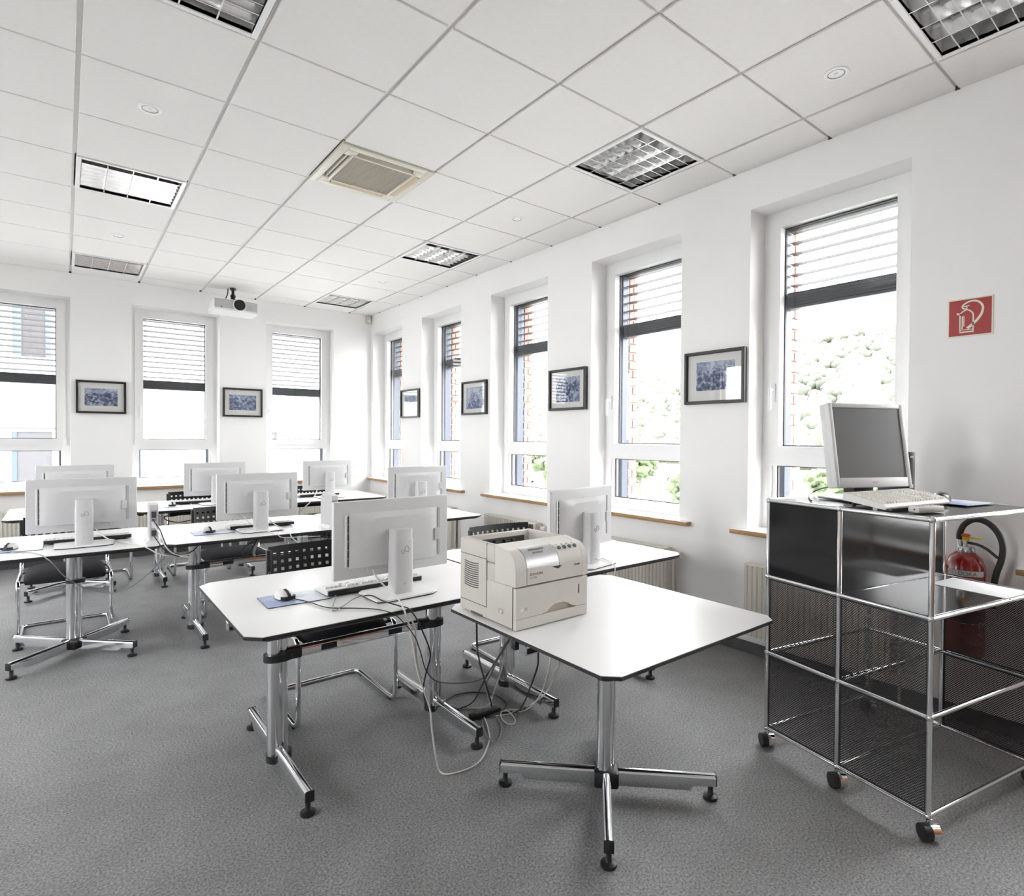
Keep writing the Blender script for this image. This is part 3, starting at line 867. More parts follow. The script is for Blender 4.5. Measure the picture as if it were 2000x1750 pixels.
def wrap_text(s, size, m, ac_, z, r, name):
    cu_ = bpy.data.curves.new(name, 'FONT'); cu_.body = s; cu_.size = size; cu_.align_x = 'CENTER'
    tmp = bpy.data.objects.new(name, cu_); COL.objects.link(tmp)
    me = bpy.data.meshes.new_from_object(tmp.evaluated_get(bpy.context.evaluated_depsgraph_get()))
    bpy.data.objects.remove(tmp)
    for v in me.vertices:
        a = ac_ + v.co.x / r
        v.co = Vector((r * math.cos(a), r * math.sin(a), z + v.co.y))
    me.materials.clear(); me.materials.append(MATS[m])
    put(name, me, ex)
wrap_text('DOKA', .026, 'ink', math.radians(200), .410, .0842, 'brand_lettering')
wrap_text('FEUERL\u00d6SCHER', .016, 'label_line', math.radians(198), .372, .0842, 'lettering')

# ================================================================ tables
ZTOP = .72
def top_parts(t, w, d, ch=.05):
    hw, hd = w / 2, d / 2
    def octo(i, c):
        a, b = hw - i, hd - i
        return [(-a + c, -b), (a - c, -b), (a, -b + c), (a, b - c), (a - c, b), (-a + c, b), (-a, b - c), (-a, -b + c)]
    MB().prism(octo(.0015, ch), ZTOP - .0022, ZTOP, 'z').build('tabletop', 'laminate', t, flat=True)
    p0 = octo(.0, ch); p1 = octo(.0, ch); p2 = octo(.024, ch)
    vs = [(x, y, ZTOP - .0022) for x, y in p0] + [(x, y, ZTOP - .013) for x, y in p1] + [(x, y, ZTOP - .027) for x, y in p2]
    fs = [tuple(range(8)), tuple(range(23, 15, -1))]
    for k in (0, 8):
        fs += [(k + i, k + (i + 1) % 8, k + 8 + (i + 1) % 8, k + 8 + i) for i in range(8)]
    MB().add(vs, fs).build('edge_band', 'black_edge', t, flat=True)

def rail_mb(L, x0=.02):
    """foot rail along +x from the hub, rounded top, cut away under its tip"""
    prof = [(x0, .036), (L - .10, .036), (L - .082, .056), (L, .056), (L, .098), (x0, .098)]
    bm = bmesh.new()
    va = [bm.verts.new((x, -.018, z)) for x, z in prof]; vb = [bm.verts.new((x, .018, z)) for x, z in prof]
    bm.faces.new(va); bm.faces.new(vb[::-1])
    n = len(prof)
    for i in range(n): bm.faces.new((va[i], va[(i + 1) % n], vb[(i + 1) % n], vb[i]))
    bmesh.ops.recalc_face_normals(bm, faces=bm.faces[:])
    ed = [e for e in bm.edges if abs(e.verts[0].co.y - e.verts[1].co.y) < 1e-6 and (e.verts[0].co.z > .09 and e.verts[1].co.z > .09)]
    bmesh.ops.bevel(bm, geom=ed, offset=.015, segments=4, profile=.5, affect='EDGES')
    return bm

def pad_mesh():
    return MB().lathe([(.026, 0), (.028, .004), (.027, .012), (.012, .017), (.010, .02), (.010, .05), (.015, .056)], n=20).mesh('foot_pad', 'black_plastic')
PAD = pad_mesh()
def cap_mesh():
    return MB().rbox(-.004, .004, -.0175, .0175, .054, .097, .004, 2).mesh('rail_cap', 'black_plastic')
CAP = cap_mesh()

COLM = MB()
COLM.cyl((-.010, 0, .05), (-.010, 0, ZTOP - .05), .0305, n=28)
COLM.cyl((.027, 0, .05), (.027, 0, ZTOP - .05), .0165, n=20)
COLUMN = COLM.mesh('column', 'chrome')
def oval(mb, z0, z1, rx=.062, ry=.046, cx=.008):
    P = [(cx + rx * math.cos(2 * PI * k / 28), ry * math.sin(2 * PI * k / 28)) for k in range(28)]
    return mb.prism(P, z0, z1, 'z')
COLLAR = oval(MB(), .458, .488).rbox(.03, .10, -.024, .024, .450, .500, .01, 2).mesh('collar', 'black_plastic')
HUB = oval(MB(), .03, .062, .052, .048).mesh('hub', 'black_plastic')
RAILT = MB().bm(rail_mb(.425, .03)).mesh('foot_rail', 'chrome')
HEADP = MB().rbox(-.05, .06, -.28, .28, ZTOP - .05, ZTOP - .027, .006, 2).mesh('support_arm', 'black_plastic')
HOOK = MB().rbox(-.02, .02, -.03, .03, ZTOP - .062, ZTOP - .055, .002, 1).rbox(-.02, .02, -.034, -.026, ZTOP - .062, ZTOP - .027, .002, 1).mesh('linking_hook', 'satin_steel')
BRK = MB().rbox(-.022, .022, -.012, .012, ZTOP - .062, ZTOP - .027, .004, 2).mesh('hook_block', 'black_plastic')

def t_desk(label, x, y, w=1.203, d=.95):
    t = thing('computer_desk', label, 'desk', (x, y, 0), 0, 'white desks with chrome legs')
    top_parts(t, w, d)
    for s in (-1, 1):
        lx = s * .377
        rz = 0 if s < 0 else PI
        put('column', COLUMN, t, (lx, 0, 0))
        put('collar', COLLAR, t, (lx, 0, 0), (0, 0, rz))
        put('hub', HUB, t, (lx, 0, 0))
        put('support_arm', HEADP, t, (lx, 0, 0), (0, 0, rz))
        for q in (-1, 1):
            put('foot_rail', RAILT, t, (lx, 0, 0), (0, 0, q * PI / 2))
            put('foot_pad', PAD, t, (lx, q * .405, 0))
            put('rail_cap', CAP, t, (lx, q * .426, 0), (0, 0, q * PI / 2))
    bm_ = MB()
    P = [(.019 * math.cos(a), 0.475 + (.016 if math.sin(a) > 0 else -.016) + .009 * math.sin(a)) for a in [2 * PI * k / 20 for k in range(20)]]
    bm_.prism(P, -.377 + .09, .377 - .09, 'x').build('cross_beam', 'chrome', t)
    for s in (-1, 1):
        MB().rbox(s * .16 - .035, s * .16 + .035, -.0205, -.0175, .462, .488, .0012, 1).build('beam_slot', 'black_plastic', t)
    for s, q in ((-1, 0), (1, 0)):
        put('linking_hook', HOOK, t, (s * .56, -.12, 0), (0, 0, s * PI / 2)); put('hook_block', BRK, t, (s * .545, -.22, 0))
    return t

desk0 = t_desk('white computer desk nearest the camera, with mouse pad at its corner', -2.103, 1.652)
dup(desk0, 'white computer desk behind the printer table, with one monitor', (-.885, 1.652, 0))
dup(desk0, 'white computer desk in the middle row, second from the left', (-2.083, 3.805, 0))
dup(desk0, 'white computer desk of the middle row ending beside the right wall windows', (-.875, 3.805, 0))
dup(desk0, 'white computer desk in the last row in front of the middle back window', (-2.083, 5.775, 0))
dup(desk0, 'white computer desk in the last row nearest the room corner', (-.875, 5.775, 0))

RAILX = MB().bm(rail_mb(.425, .03)).mesh('foot_rail', 'chrome')
XHUB = MB().rbox(-.05, .05, -.05, .05, .034, .10, .012, 2).mesh('hub', 'black_plastic')
XHEAD = MB().rbox(-.26, .26, -.03, .03, ZTOP - .05, ZTOP - .027, .006, 2).rbox(-.03, .03, -.26, .26, ZTOP - .05, ZTOP - .027, .006, 2).mesh('support_cross', 'black_plastic')
def x_table(label, x, y, w, d, a=PI / 4):
    t = thing('square_table', label, 'table', (x, y, 0), 0, 'square tables on cross bases')
    top_parts(t, w, d, .042)
    put('column', COLUMN, t); put('hub', XHUB, t, None, (0, 0, a)); put('support_cross', XHEAD, t)
    put('collar', oval(MB(), .458, .482, .052, .040).mesh('collar', 'black_plastic'), t)
    for k in range(4):
        an = a + k * PI / 2
        put('foot_rail', RAILX, t, None, (0, 0, an))
        put('foot_pad', PAD, t, (.407 * math.cos(an), .407 * math.sin(an), 0))
        put('rail_cap', CAP, t, (.426 * math.cos(an), .426 * math.sin(an), 0), (0, 0, an))
    for s, q, r in ((-1, -.02, 0), (1, -.1, 0)):
        put('linking_hook', HOOK, t, (s * (w / 2 - .055), q, 0), (0, 0, s * PI / 2)); put('hook_block', BRK, t, (s * (w / 2 - .045), q + .055, 0))
    return t
# the collar of the printer table is hidden under its top: keep it for all three alike
ptab = x_table('white square table carrying the printer', -1.503, .652, .935, .925)
x_table('white square table at the left frame edge in the middle row', -3.137, 3.815, .885, .94)
x_table('white square table at the left end of the last row', -3.135, 5.775, .885, .95)

# ================================================================ chairs
def chair_proto(label, loc, rz, group):
    t = thing('cantilever_chair', label, 'chair', loc, rz, group)
    w = .25
    P = [(-w, .262, .77), (-w, .24, .60), (-w, .215, .425), (-w, -.262, .432), (-w, -.262, .0135), (-w, .255, .0135), (w, .255, .0135), (w, -.262, .0135), (w, -.262, .432), (w, .215, .425), (w, .24, .60), (w, .262, .77)]
    MB().tube(rounded(P, .055, 6), .0125, 12).build('frame', 'chrome', t)
    for sx in (-1, 1):
        for y in (-.20, .19):
            MB().rbox(sx * w - .014, sx * w + .014, y - .02, y + .02, 0, .012, .003, 1).build('glide', 'black_plastic', t)
    MB().box(-w, w, -.20, -.18, .412, .424).box(-w, w, .16, .18, .408, .42).build('seat_rail', 'black_plastic', t, flat=True)
    bm = bmesh.new(); bmesh.ops.create_grid(bm, x_segments=14, y_segments=14, size=1)
    top = []
    def hgt(x, y):
        return .052 * (max(0, 1 - abs(x) ** 5) * max(0, 1 - abs(y) ** 5)) ** .5
    vs = []; fs = []; N = 16
    for side in (1, -1):
        for j in range(N + 1):
            for i in range(N + 1):
                u = math.sin((i / N - .5) * PI); v = math.sin((j / N - .5) * PI)
                rr = 1 - .06 * (abs(u) * abs(v)) ** 3
                z = .425 + (hgt(u, v) if side > 0 else -.012 * (1 - u ** 4) * (1 - v ** 4)) - .02 * max(0, -v) ** 3
                vs.append((u * .228 * rr, -.015 + v * .235 * rr, z))
    bm.free()
    M_ = (N + 1) ** 2
    for k in (0, M_):
        for j in range(N):
            for i in range(N):
                a = k + j * (N + 1) + i
                fs.append((a, a + 1, a + N + 2, a + N + 1) if k == 0 else (a, a + N + 1, a + N + 2, a + 1))
    MB().add(vs, fs).build('seat', 'black_fabric', t, angle=80)
    # perforated back: real square holes
    nx, nz, px, pz, hs = 11, 5, .042, .041, .0165
    xs = [-.244]; 
    for i in range(nx):
        c = (i - (nx - 1) / 2) * px; xs += [c - hs / 2, c + hs / 2]
    xs.append(.244)
    zs = [.545]
    for j in range(nz):
        c = .592 + j * pz; zs += [c - hs / 2, c + hs / 2]
    zs.append(.802)
    bm = bmesh.new(); grid = {}
    def V(i, j):
        if (i, j) not in grid:
            x, z = xs[i], zs[j]
            y = .262 + (z - .545) * .16 + .035 * (1 - (x / .244) ** 2) - .02
            grid[i, j] = bm.verts.new((x, y, z))
        return grid[i, j]
    for i in range(len(xs) - 1):
        for j in range(len(zs) - 1):
            if i % 2 == 1 and j % 2 == 1: continue
            bm.faces.new((V(i, j), V(i + 1, j), V(i + 1, j + 1), V(i, j + 1)))
    bmesh.ops.solidify(bm, geom=bm.faces[:], thickness=.010)
    MB().bm(bm).build('backrest', 'black_plastic', t, angle=30)
    for s in (-1, 1):
        MB().rbox(s * .25 - .012, s * .25 + .012, .238, .272, .56, .79, .006, 2).build('back_clamp', 'black_plastic', t)
    return t
ch0 = chair_proto('black cantilever chair tucked under the desk nearest the camera', (-2.07, 2.15, 0), 0, 'black cantilever chairs')
dup(ch0, 'black cantilever chair behind the printer, under the desk at the right', (-.83, 2.06, 0), math.radians(-3))
dup(ch0, 'black cantilever chair at the square table on the left frame edge', (-3.175, 4.41, 0))
dup(ch0, 'black cantilever chair in the middle row behind the second monitor', (-2.095, 4.35, 0), math.radians(1))
dup(ch0, 'black cantilever chair at the left end of the last row', (-2.93, 6.14, 0))
dup(ch0, 'black cantilever chair in the last row before the middle back window', (-2.075, 6.05, 0))
dup(ch0, 'black cantilever chair in the last row near the room corner', (-.865, 6.05, 0))

# ================================================================ monitors (backs toward the camera)
def monitor_proto(label, loc, rz, group):
    t = thing('flat_monitor', label, 'monitor', loc, rz, group)
    z0, z1 = .087, .418
    MB().rbox(-.279, .279, .062, .088, z0, z1, .006, 3).build('panel', 'white_plastic', t)
    MB().box(-.268, .268, .0878, .0888, z0 + .018, z1 - .014).build('screen', 'screen_off', t, flat=True)
    # domed rear housing
    vs = []; fs = []; nx, nz = 18, 10
    X0, X1, Z0, Z1 = -.215, .215, .135, .365
    for j in range(nz + 1):
        for i in range(nx + 1):
            u = -1 + 2 * i / nx; v = -1 + 2 * j / nz
            dep = .032 * min(1, (1 - u ** 4)) ** .7 * (1 if j < nz else .35) * (1 if j > 0 else .75)
            if i in (0, nx): dep = .004
            vs.append((X0 + (X1 - X0) * i / nx, .062 - max(dep, .002), Z0 + (Z1 - Z0) * j / nz))
    b0 = len(vs)
    for j in range(nz + 1):
        for i in range(nx + 1):
            vs.append((X0 + (X1 - X0) * i / nx, .064, Z0 + (Z1 - Z0) * j / nz))
    W_ = nx + 1
    for j in range(nz):
        for i in range(nx):
            a = j * W_ + i; fs.append((a, a + 1, a + W_ + 1, a + W_))
    for i in range(nx):
        fs.append((i, i + 1, b0 + i + 1, b0 + i)); a = nz * W_ + i; fs.append((a, b0 + a, b0 + a + 1, a + 1))
    for j in range(nz):
        a = j * W_; fs.append((a, a + W_, b0 + a + W_, b0 + a)); a += nx; fs.append((a, b0 + a, b0 + a + W_, a + W_))
    h = MB().add(vs, fs).build('rear_housing', 'white_plastic', t, angle=40)
    MB().rbox(-.232, -.222, .058, .064, .140, .362, .001, 1).build('grip_strip', 'white_gloss', t)
    mb = MB()
    for k in range(6): mb.box(-.219, -.2155, .0565, .064, .143 + k * .036, .175 + k * .036)
    v = mb.build('vent_slots', 'ink', h, flat=True)
    MB().rbox(.222, .234, .059, .064, .140, .362, .001, 1).build('grip_strip', 'grey_plastic', t)
    MB().rbox(.195, .222, .040, .063, .215, .268, .002, 1).build('port_cover', 'white_plastic', t)
    MB().rbox(-.135, .13, .050, .063, .112, .136, .004, 1).build('port_bay', 'white_plastic', t)
    pl = MB().rbox(-.062, .062, .0335, .040, .185, .305, .003, 2).build('mount_plate', 'white_plastic', t)
    for sx in (-1, 1):
        for z in (.197, .293):
            MB().cyl((sx * .05, .0338, z), (sx * .05, .031, z), .0042, n=10).build('screw', 'logo_grey', pl)
    # stand
    P = [(-.046, .034), (-.046, -.016), (-.043, -.023), (-.034, -.0285), (.034, -.0285), (.043, -.023), (.046, -.016), (.046, .034)]
    sd = MB().prism(P, .010, .245, 'z').build('stand_column', 'white_plastic', t, angle=50)
    Q = [(x * .96, y * .96 + .001) for x, y in P]
    MB().prism(Q, .245, .290, 'z').build('stand_slider', 'white_plastic', t, angle=50)
    # logo: two linked open loops of unequal size
    L = []
    for k in range(40):
        a = 2 * PI * k / 40
        r = .0165 if math.cos(a) > 0 else .0115
        x = r * 1.35 * math.cos(a) / (1 + .35 * math.sin(a) ** 2); z = r * .95 * math.sin(2 * a) / (1 + .3 * math.sin(a) ** 2)
        ca, sa = math.cos(.45), math.sin(.45)
        L.append((x * ca - z * sa, -.0288, .198 + x * sa + z * ca))
    MB().tube(L, .0014, 6, True).build('logo', 'logo_grey', sd)
    MB().rbox(-.003, .003, -.0292, -.028, .052, .0545, .0005, 1).build('lock_slot', 'ink', sd)
    b = [(-.10, -.085), (.11, -.085), (.146, -.06), (.146, .11), (.12, .135), (-.12, .135), (-.146, .11), (-.146, -.06)]
    MB().prism(b, .0055, .0125, 'z').build('stand_base', 'white_gloss', t, flat=True)
    MB().prism([(x * .985, y * .985) for x, y in b], 0, .0058, 'z').build('base_plinth', 'black_plastic', t, flat=True)
    return t
G = 'white flat monitors seen from behind'
m0 = monitor_proto('white monitor from behind on the desk nearest the camera', (-2.035, 1.385, ZTOP), math.radians(2.5), G)
dup(m0, 'white monitor rotated sideways on the desk behind the printer', (-.945, 1.30, ZTOP), math.radians(9))
dup(m0, 'white monitor large at the left frame edge on the square table', (-3.088, 3.615, ZTOP), 0)
dup(m0, 'white monitor from behind, second from the left in the middle row', (-2.068, 3.575, ZTOP), math.radians(1))
dup(m0, 'white monitor partly hidden above the nearest monitor, before the corner windows', (-.745, 3.62, ZTOP + .012), math.radians(-3))
dup(m0, 'white monitor peeking out behind the left edge monitor', (-3.10, 5.60, ZTOP), 0)
dup(m0, 'white monitor in the last row below the middle back window', (-1.985, 5.60, ZTOP), 0)
dup(m0, 'white monitor in the last row below the corner back window', (-.845, 5.575, ZTOP), math.radians(1))

# ================================================================ printer
pr = thing('laser_printer', 'beige laser printer standing on the square table', 'printer', (-1.762, .872, ZTOP), 0)
# local: front faces -y; width .356 (x), depth .37 (y), height .285
W2, D2 = .178, .184
MB().rbox(-W2, W2, -D2 + .012, D2, .004, .152, .008, 2).rbox(-W2 + .0012, W2 - .0012, -.125, D2 - .001, .146, .2125, .004, 2).build('body', 'beige', pr)
# cassette with finger recess: front plate with an arched cut, dark pocket behind
arch = [(-.085, .040), (-.060, .046), (-.045, .058), (-.02, .068), (.02, .068), (.045, .060), (.06, .050), (.085, .042)]
P = [(-W2 + .004, .004), (W2 - .002, .004), (W2 - .002, .148), (-W2 + .004, .148)]
low = [(-W2 + .002, .004), (W2 - .002, .004), (W2 - .002, .040)] + [(x + .03, .040) for x in (.085, -.085)] + [(-W2 + .002, .040)]
cs = MB().prism(low, -D2 - .004, -D2 + .014, 'y').build('cassette', 'beige_light', pr, flat=True)
up_ = [(-W2 + .002, .0415), (-.055, .0415)] + [(x + .03, z + .0005) for x, z in arch[1:-1]] + [(.115, .0415), (W2 - .002, .0415), (W2 - .002, .148), (-W2 + .002, .148)]
MB().prism(up_, -D2 - .004, -D2 + .014, 'y').build('cassette_front', 'beige_light', pr, flat=True)
MB().box(-.06, .12, -D2 + .006, -D2 + .013, .036, .072).build('grip_pocket', 'ac_grille', pr, flat=True)
MB().box(.128, .133, -D2 - .0046, -D2 - .003, .088, .122).build('paper_gauge', 'ink', pr, flat=True)
st = MB().box(-.155, -.125, -D2 - .0045, -D2 - .003, .066, .077).build('size_sticker', 'paper', pr, flat=True)
MB().box(-.139, -.125, -D2 - .0052, -D2 - .0044, .066, .077).build('sticker_print', 'grey_plastic', st, flat=True)
# upper front: rounded shoulder running into the sloped control panel
def shoulder(x0, x1, y0=-D2 - .004, dz=0.0, y1=-.062, z0=.153):
    P = [(y0, z0)]
    P += [(y0, .205)]
    for k in range(9):
        a = k / 8 * PI / 2
        P.append((y0 + .062 * (1 - math.cos(a)), .205 + .062 * math.sin(a) * 1.12 + dz))
    P += [(y1, .286 + dz), (y1, z0)]
    return MB().prism(P, x0, x1, 'x')
shoulder(-W2, -W2 + .05).build('front_corner', 'beige_light', pr, angle=25)
shoulder(W2 - .026, W2).build('front_corner', 'beige_light', pr, angle=25)
shoulder(-W2 + .0505, W2 - .0265, -D2 + .002).build('front_core', 'beige_light', pr, angle=25)
# front door with a dip in its upper edge
dn = [(-W2 + .052, .154), (W2 - .028, .154), (W2 - .028, .212)]
for k in range(13):
    a = k / 12
    x = W2 - .05 - a * .245
    dn.append((x, .212 - .020 * math.exp(-((x - .02) / .022) ** 2)))
dn.append((-W2 + .052, .212))
fd = MB().prism(dn, -D2 - .0045, -D2 + .002, 'y').build('front_door', 'beige_light', pr, flat=True)
MB().box(-.01, .05, -D2 - .001, -D2 + .0025, .185, .214).build('door_grip', 'ink', fd, flat=True)
# silver display panel and button panel follow the same curve
def skin(x0, x1, off, m, nm, k0=0, k1=8, y0=-D2 - .004, top=True):
    vs = []; n = 0
    for k in range(k0, k1 + 1):
        a = k / 8 * PI / 2
        for o in (0, off):
            y = y0 + .062 - (.062 + o) * math.cos(a); z = .205 + (.062 + o) * math.sin(a) * 1.12
            vs += [(x0, y, z), (x1, y, z)]
        n += 1
    fs = []
    for i in range(n - 1):
        a, b = i * 4, i * 4 + 4
        fs += [(a, b, b + 1, a + 1), (a + 2, a + 3, b + 3, b + 2), (a, a + 2, b + 2, b), (a + 1, b + 1, b + 3, a + 3)]
    fs += [(0, 1, 3, 2), (n * 4 - 4, n * 4 - 2, n * 4 - 1, n * 4 - 3)]
    return MB().add(vs, fs).build(nm, m, pr, angle=30)
dp = skin(-W2 + .052, .028, .0005, 'silver_panel', 'display_panel', 0, 8)
bp_ = skin(.030, W2 - .027, .0005, 'beige_light', 'button_panel', 0, 8)
def on_curve(x, k, off):
    a = k / 8 * PI / 2
    return Vector((x, -D2 - .004 + .062 - (.062 + off) * math.cos(a), .205 + (.062 + off) * math.sin(a) * 1.12)), a
for i in range(4):
    c, a = on_curve(.050 + i * .027, 4.9, .0008); nrm = Vector((0, -math.cos(a), math.sin(a)))
    MB().cyl(c, c + nrm * .004, .0085, .007, 16).build('button', 'button_green', bp_)
    c, a = on_curve(.050 + i * .027, 6.4, .0006); nrm = Vector((0, -math.cos(a), math.sin(a)))
    MB().cyl(c, c + nrm * .001, .004, .004, 10).build('indicator', 'grey_plastic', bp_)
for k, w_ in ((5.6, .075), (4.4, .05)):
    c, a = on_curve(-.06, k, .0009)
    MB().rbox(-w_ / 2 - .06, w_ / 2 - .06, c.y - .0008, c.y + .0008, c.z - .005, c.z + .005, .0004, 1).build('display_window', 'logo_grey', dp)
# output tray well: walls, sloping floor, rear slot with rollers
MB().rbox(-W2, -W2 + .024, -.064, D2, .213, .283, .009, 3).build('side_wall', 'beige', pr)
MB().rbox(W2 - .024, W2, -.064, D2, .213, .283, .009, 3).build('side_wall', 'beige', pr)
MB().rbox(-W2 + .018, W2 - .018, D2 - .028, D2, .213, .281, .006, 2).build('rear_wall', 'beige', pr)
MB().prism([(-.064, .277), (-.064, .21), (D2 - .028, .21), (D2 - .028, .226)], -W2 + .022, W2 - .022, 'x').build('output_tray', 'beige_light', pr, flat=True)
sl_ = MB().box(-W2 + .05, W2 - .05, D2 - .031, D2 - .027, .238, .262).build('paper_slot', 'ink', pr, flat=True)
for x in (-.06, -.02, .03, .07):
    MB().cyl((x - .012, D2 - .034, .245), (x + .012, D2 - .034, .245), .009, n=12).build('roller', 'black_plastic', sl_)
# left side: service panel outline and curved vent slots
sp_ = MB().rbox(-W2 - .0015, -W2 + .002, -.006, D2 - .012, .048, .222, .001, 1).build('side_panel', 'beige', pr)
for k in range(12):
    z = .196 - k * .0082
    vs = []
    for j in range(9):
        y = .045 + j * .0125
        zz = z + .004 * (1 - ((j - 4) / 4) ** 2) * -1
        vs += [(-W2 - .0020, y, zz), (-W2 - .0020, y, zz + .0042)]
    MB().add(vs, [(2 * j, 2 * j + 2, 2 * j + 3, 2 * j + 1) for j in range(8)]).build('vent_slot', 'seam_dark', sp_)
ln_ = MB()
ln_.box(-W2 - .0008, -W2 + .001, -.0092, -.0068, .046, .283).box(-W2 - .0008, -W2 + .001, -.0092, D2 - .010, .0455, .0475).box(-W2 - .0008, -W2 + .001, -.0092, D2 - .010, .2225, .2245)
ln_.box(-W2 - .0006, -W2 + .001, -D2 + .012, -D2 + .014, .004, .15)
ln_.build('panel_seam', 'seam_dark', pr, flat=True)
sw = MB().rbox(-W2 - .001, -W2 + .002, -.115, -.085, .045, .062, .001, 1).build('switch_bezel', 'ac_grille', pr)
MB().rbox(-W2 - .003, -W2, -.111, -.095, .048, .059, .001, 1).build('rocker_switch', 'beige_light', sw)
MB().box(-W2 - .0008, -W2 + .001, .02, .10, .004, .012).build('base_notch', 'seam_dark', pr, flat=True)
MB().box(-W2 + .02, W2 - .02, -D2 + .03, D2 - .02, 0, .005).build('feet', 'black_plastic', pr, flat=True)
FR = Matrix.Rotation(PI / 2, 4, 'X')
text_obj('KYOCERA', .0105, 'ink', fd, Matrix.Translation((-W2 + .078, -D2 - .0050, .186)) @ FR, 'brand_lettering')
text_obj('FS-1920', .0095, 'logo_grey', fd, Matrix.Translation((-W2 + .066, -D2 - .0050, .1745)) @ FR, 'model_lettering')
text_obj('Ecosys', .011, 'ink', fd, Matrix.Translation((W2 - .072, -D2 - .0050, .196)) @ FR @ Matrix.Shear('XY', 4, (.3, 0)), 'side_lettering')
MB().tube([(-W2 + .0705 + .0042 * math.cos(2 * PI * k / 14), -D2 - .0052, .190 + .0042 * math.sin(2 * PI * k / 14)) for k in range(14)], .0010, 6, True).build('brand_mark', 'ink_red', fd)

pr.scale = (1, 1, 1.035)
# ================================================================ chrome tube shelf on castors
SA = .205
shf = thing('rolling_shelf', 'black panel and chrome tube shelf on castors by the right wall', 'shelf', (-.812, -.252, 0), -SA)
# local: +y runs along the face turned to the room (two bays), +x to the right (one wide bay); z levels
LV = [.082, .432, .782, 1.132]; YB = [0, .35, .70]; XR = .75
TR = .0095
balls = MB().sphere((0, 0, 0), .0135, 8).cyl((-.0128, 0, 0), (-.0142, 0, 0), .004, n=8).mesh('ball_joint', 'chrome')
tv = MB().cyl((0, 0, 0), (0, 0, .35), TR, n=14).mesh('tube', 'chrome')
ty = MB().cyl((0, 0, 0), (0, .35, 0), TR, n=14).mesh('tube', 'chrome')
tx = MB().cyl((0, 0, 0), (XR, 0, 0), TR, n=14).mesh('tube', 'chrome')
for x in (0, XR):
    for y in YB:
        for z in LV:
            put('ball_joint', balls, shf, (x, y, z))
        for z in LV[:3]:
            put('tube', tv, shf, (x, y, z))
    for y in YB[:2]:
        for z in LV:
            put('tube', ty, shf, (x, y, z))
for y in YB:
    for z in LV:
        put('tube', tx, shf, (0, y, z))
plate_x = MB().rbox(.008, XR - .008, .008, .342, -.004, .007, .002, 1).mesh('shelf_plate', 'shelf_black')
for z in (LV[3], LV[2]):
    for y in YB[:2]:
        put('shelf_plate', plate_x, shf, (0, y, z))
pan_y = MB().rbox(-.0035, .0035, .009, .341, .009, .341, .002, 1).mesh('metal_panel', 'shelf_black')
pan_x = MB().rbox(.009, XR - .009, -.0035, .0035, .009, .341, .002, 1).mesh('metal_panel', 'shelf_black')
put('metal_panel', pan_y, shf, (0, .35, LV[2]))
put('metal_panel', pan_x, shf, (0, .35, LV[2]))
def perf(w, h, p=.0100, hole=.0052, b=.014):
    """sheet with staggered square holes, in the y-z plane"""
    mb = MB()
    vs = []; fs = []
    def q(y0, y1, z0, z1):
        o = len(vs); vs.extend([(0, y0, z0), (0, y1, z0), (0, y1, z1), (0, y0, z1)]); fs.append((o, o + 1, o + 2, o + 3))
    nr = int((h - 2 * b) / (p * .5)); y0, y1 = b, w - b; z = b
    q(.008, w - .008, .008, b); q(.008, w - .008, h - b - (h - 2 * b - nr * p * .5), h - .008); q(.008, b, b, h - b); q(w - b, w - .008, b, h - b)
    for r in range(nr):
        s = p * .5; hz = hole * .56
        q(y0, y1, z, z + s - hz)
        y = y0 + (p * .5 if r % 2 else 0); prev = y0
        while y + hole < y1:
            if y > prev: q(prev, y, z + s - hz, z + s)
            prev = y + hole; y += p
        q(prev, y1, z + s - hz, z + s)
        z += s
    return mb.add(vs, fs).mesh('perforated_panel', 'perf_black', flat=True)
pf = perf(.35, .35)
for z in LV[:2]:
    for y in YB[:2]:
        put('perforated_panel', pf, shf, (0, y, z))
    put('perforated_panel', pf, shf, (XR, 0, z)); 
wheel = MB().cyl((-.012, 0, .03), (.012, 0, .03), .030, n=28).mesh('castor_wheel', 'black_plastic')
hood = MB().cyl((.0125, 0, .0315), (.044, 0, .0315), .0312, .029, 28)
hood.cyl((.02, 0, .055), (.02, 0, .075), .008, n=12)
hoodm = hood.mesh('castor_hood', 'chrome')
for x in (0, XR):
    for y in YB:
        if x and y == .35: continue
        c = MB().cyl((0, 0, .060), (0, 0, .082), .0085, n=12).build('castor_stem', 'chrome', shf, loc=(x, y, 0))
        rz_ = -.42
        put('castor_wheel', wheel, c, (-.018, 0, 0), (0, 0, rz_)); put('castor_hood', hoodm, c, (-.018, 0, 0), (0, 0, rz_))

def on_shelf(lx, ly):
    ca, sa = math.cos(-SA), math.sin(-SA)
    return (-.812 + lx * ca - ly * sa, -.252 + lx * sa + ly * ca)
ZSH = LV[3] + .0105
pp = thing('paper_sheet', 'white sheet of paper lying on the open shelf board', 'paper', on_shelf(.62, .135) + (LV[2] + .0075,), -SA + math.radians(4))
MB().rbox(-.105, .105, -.1485, .1485, 0, .0012, .0003, 1).build('sheet', 'paper', pp)

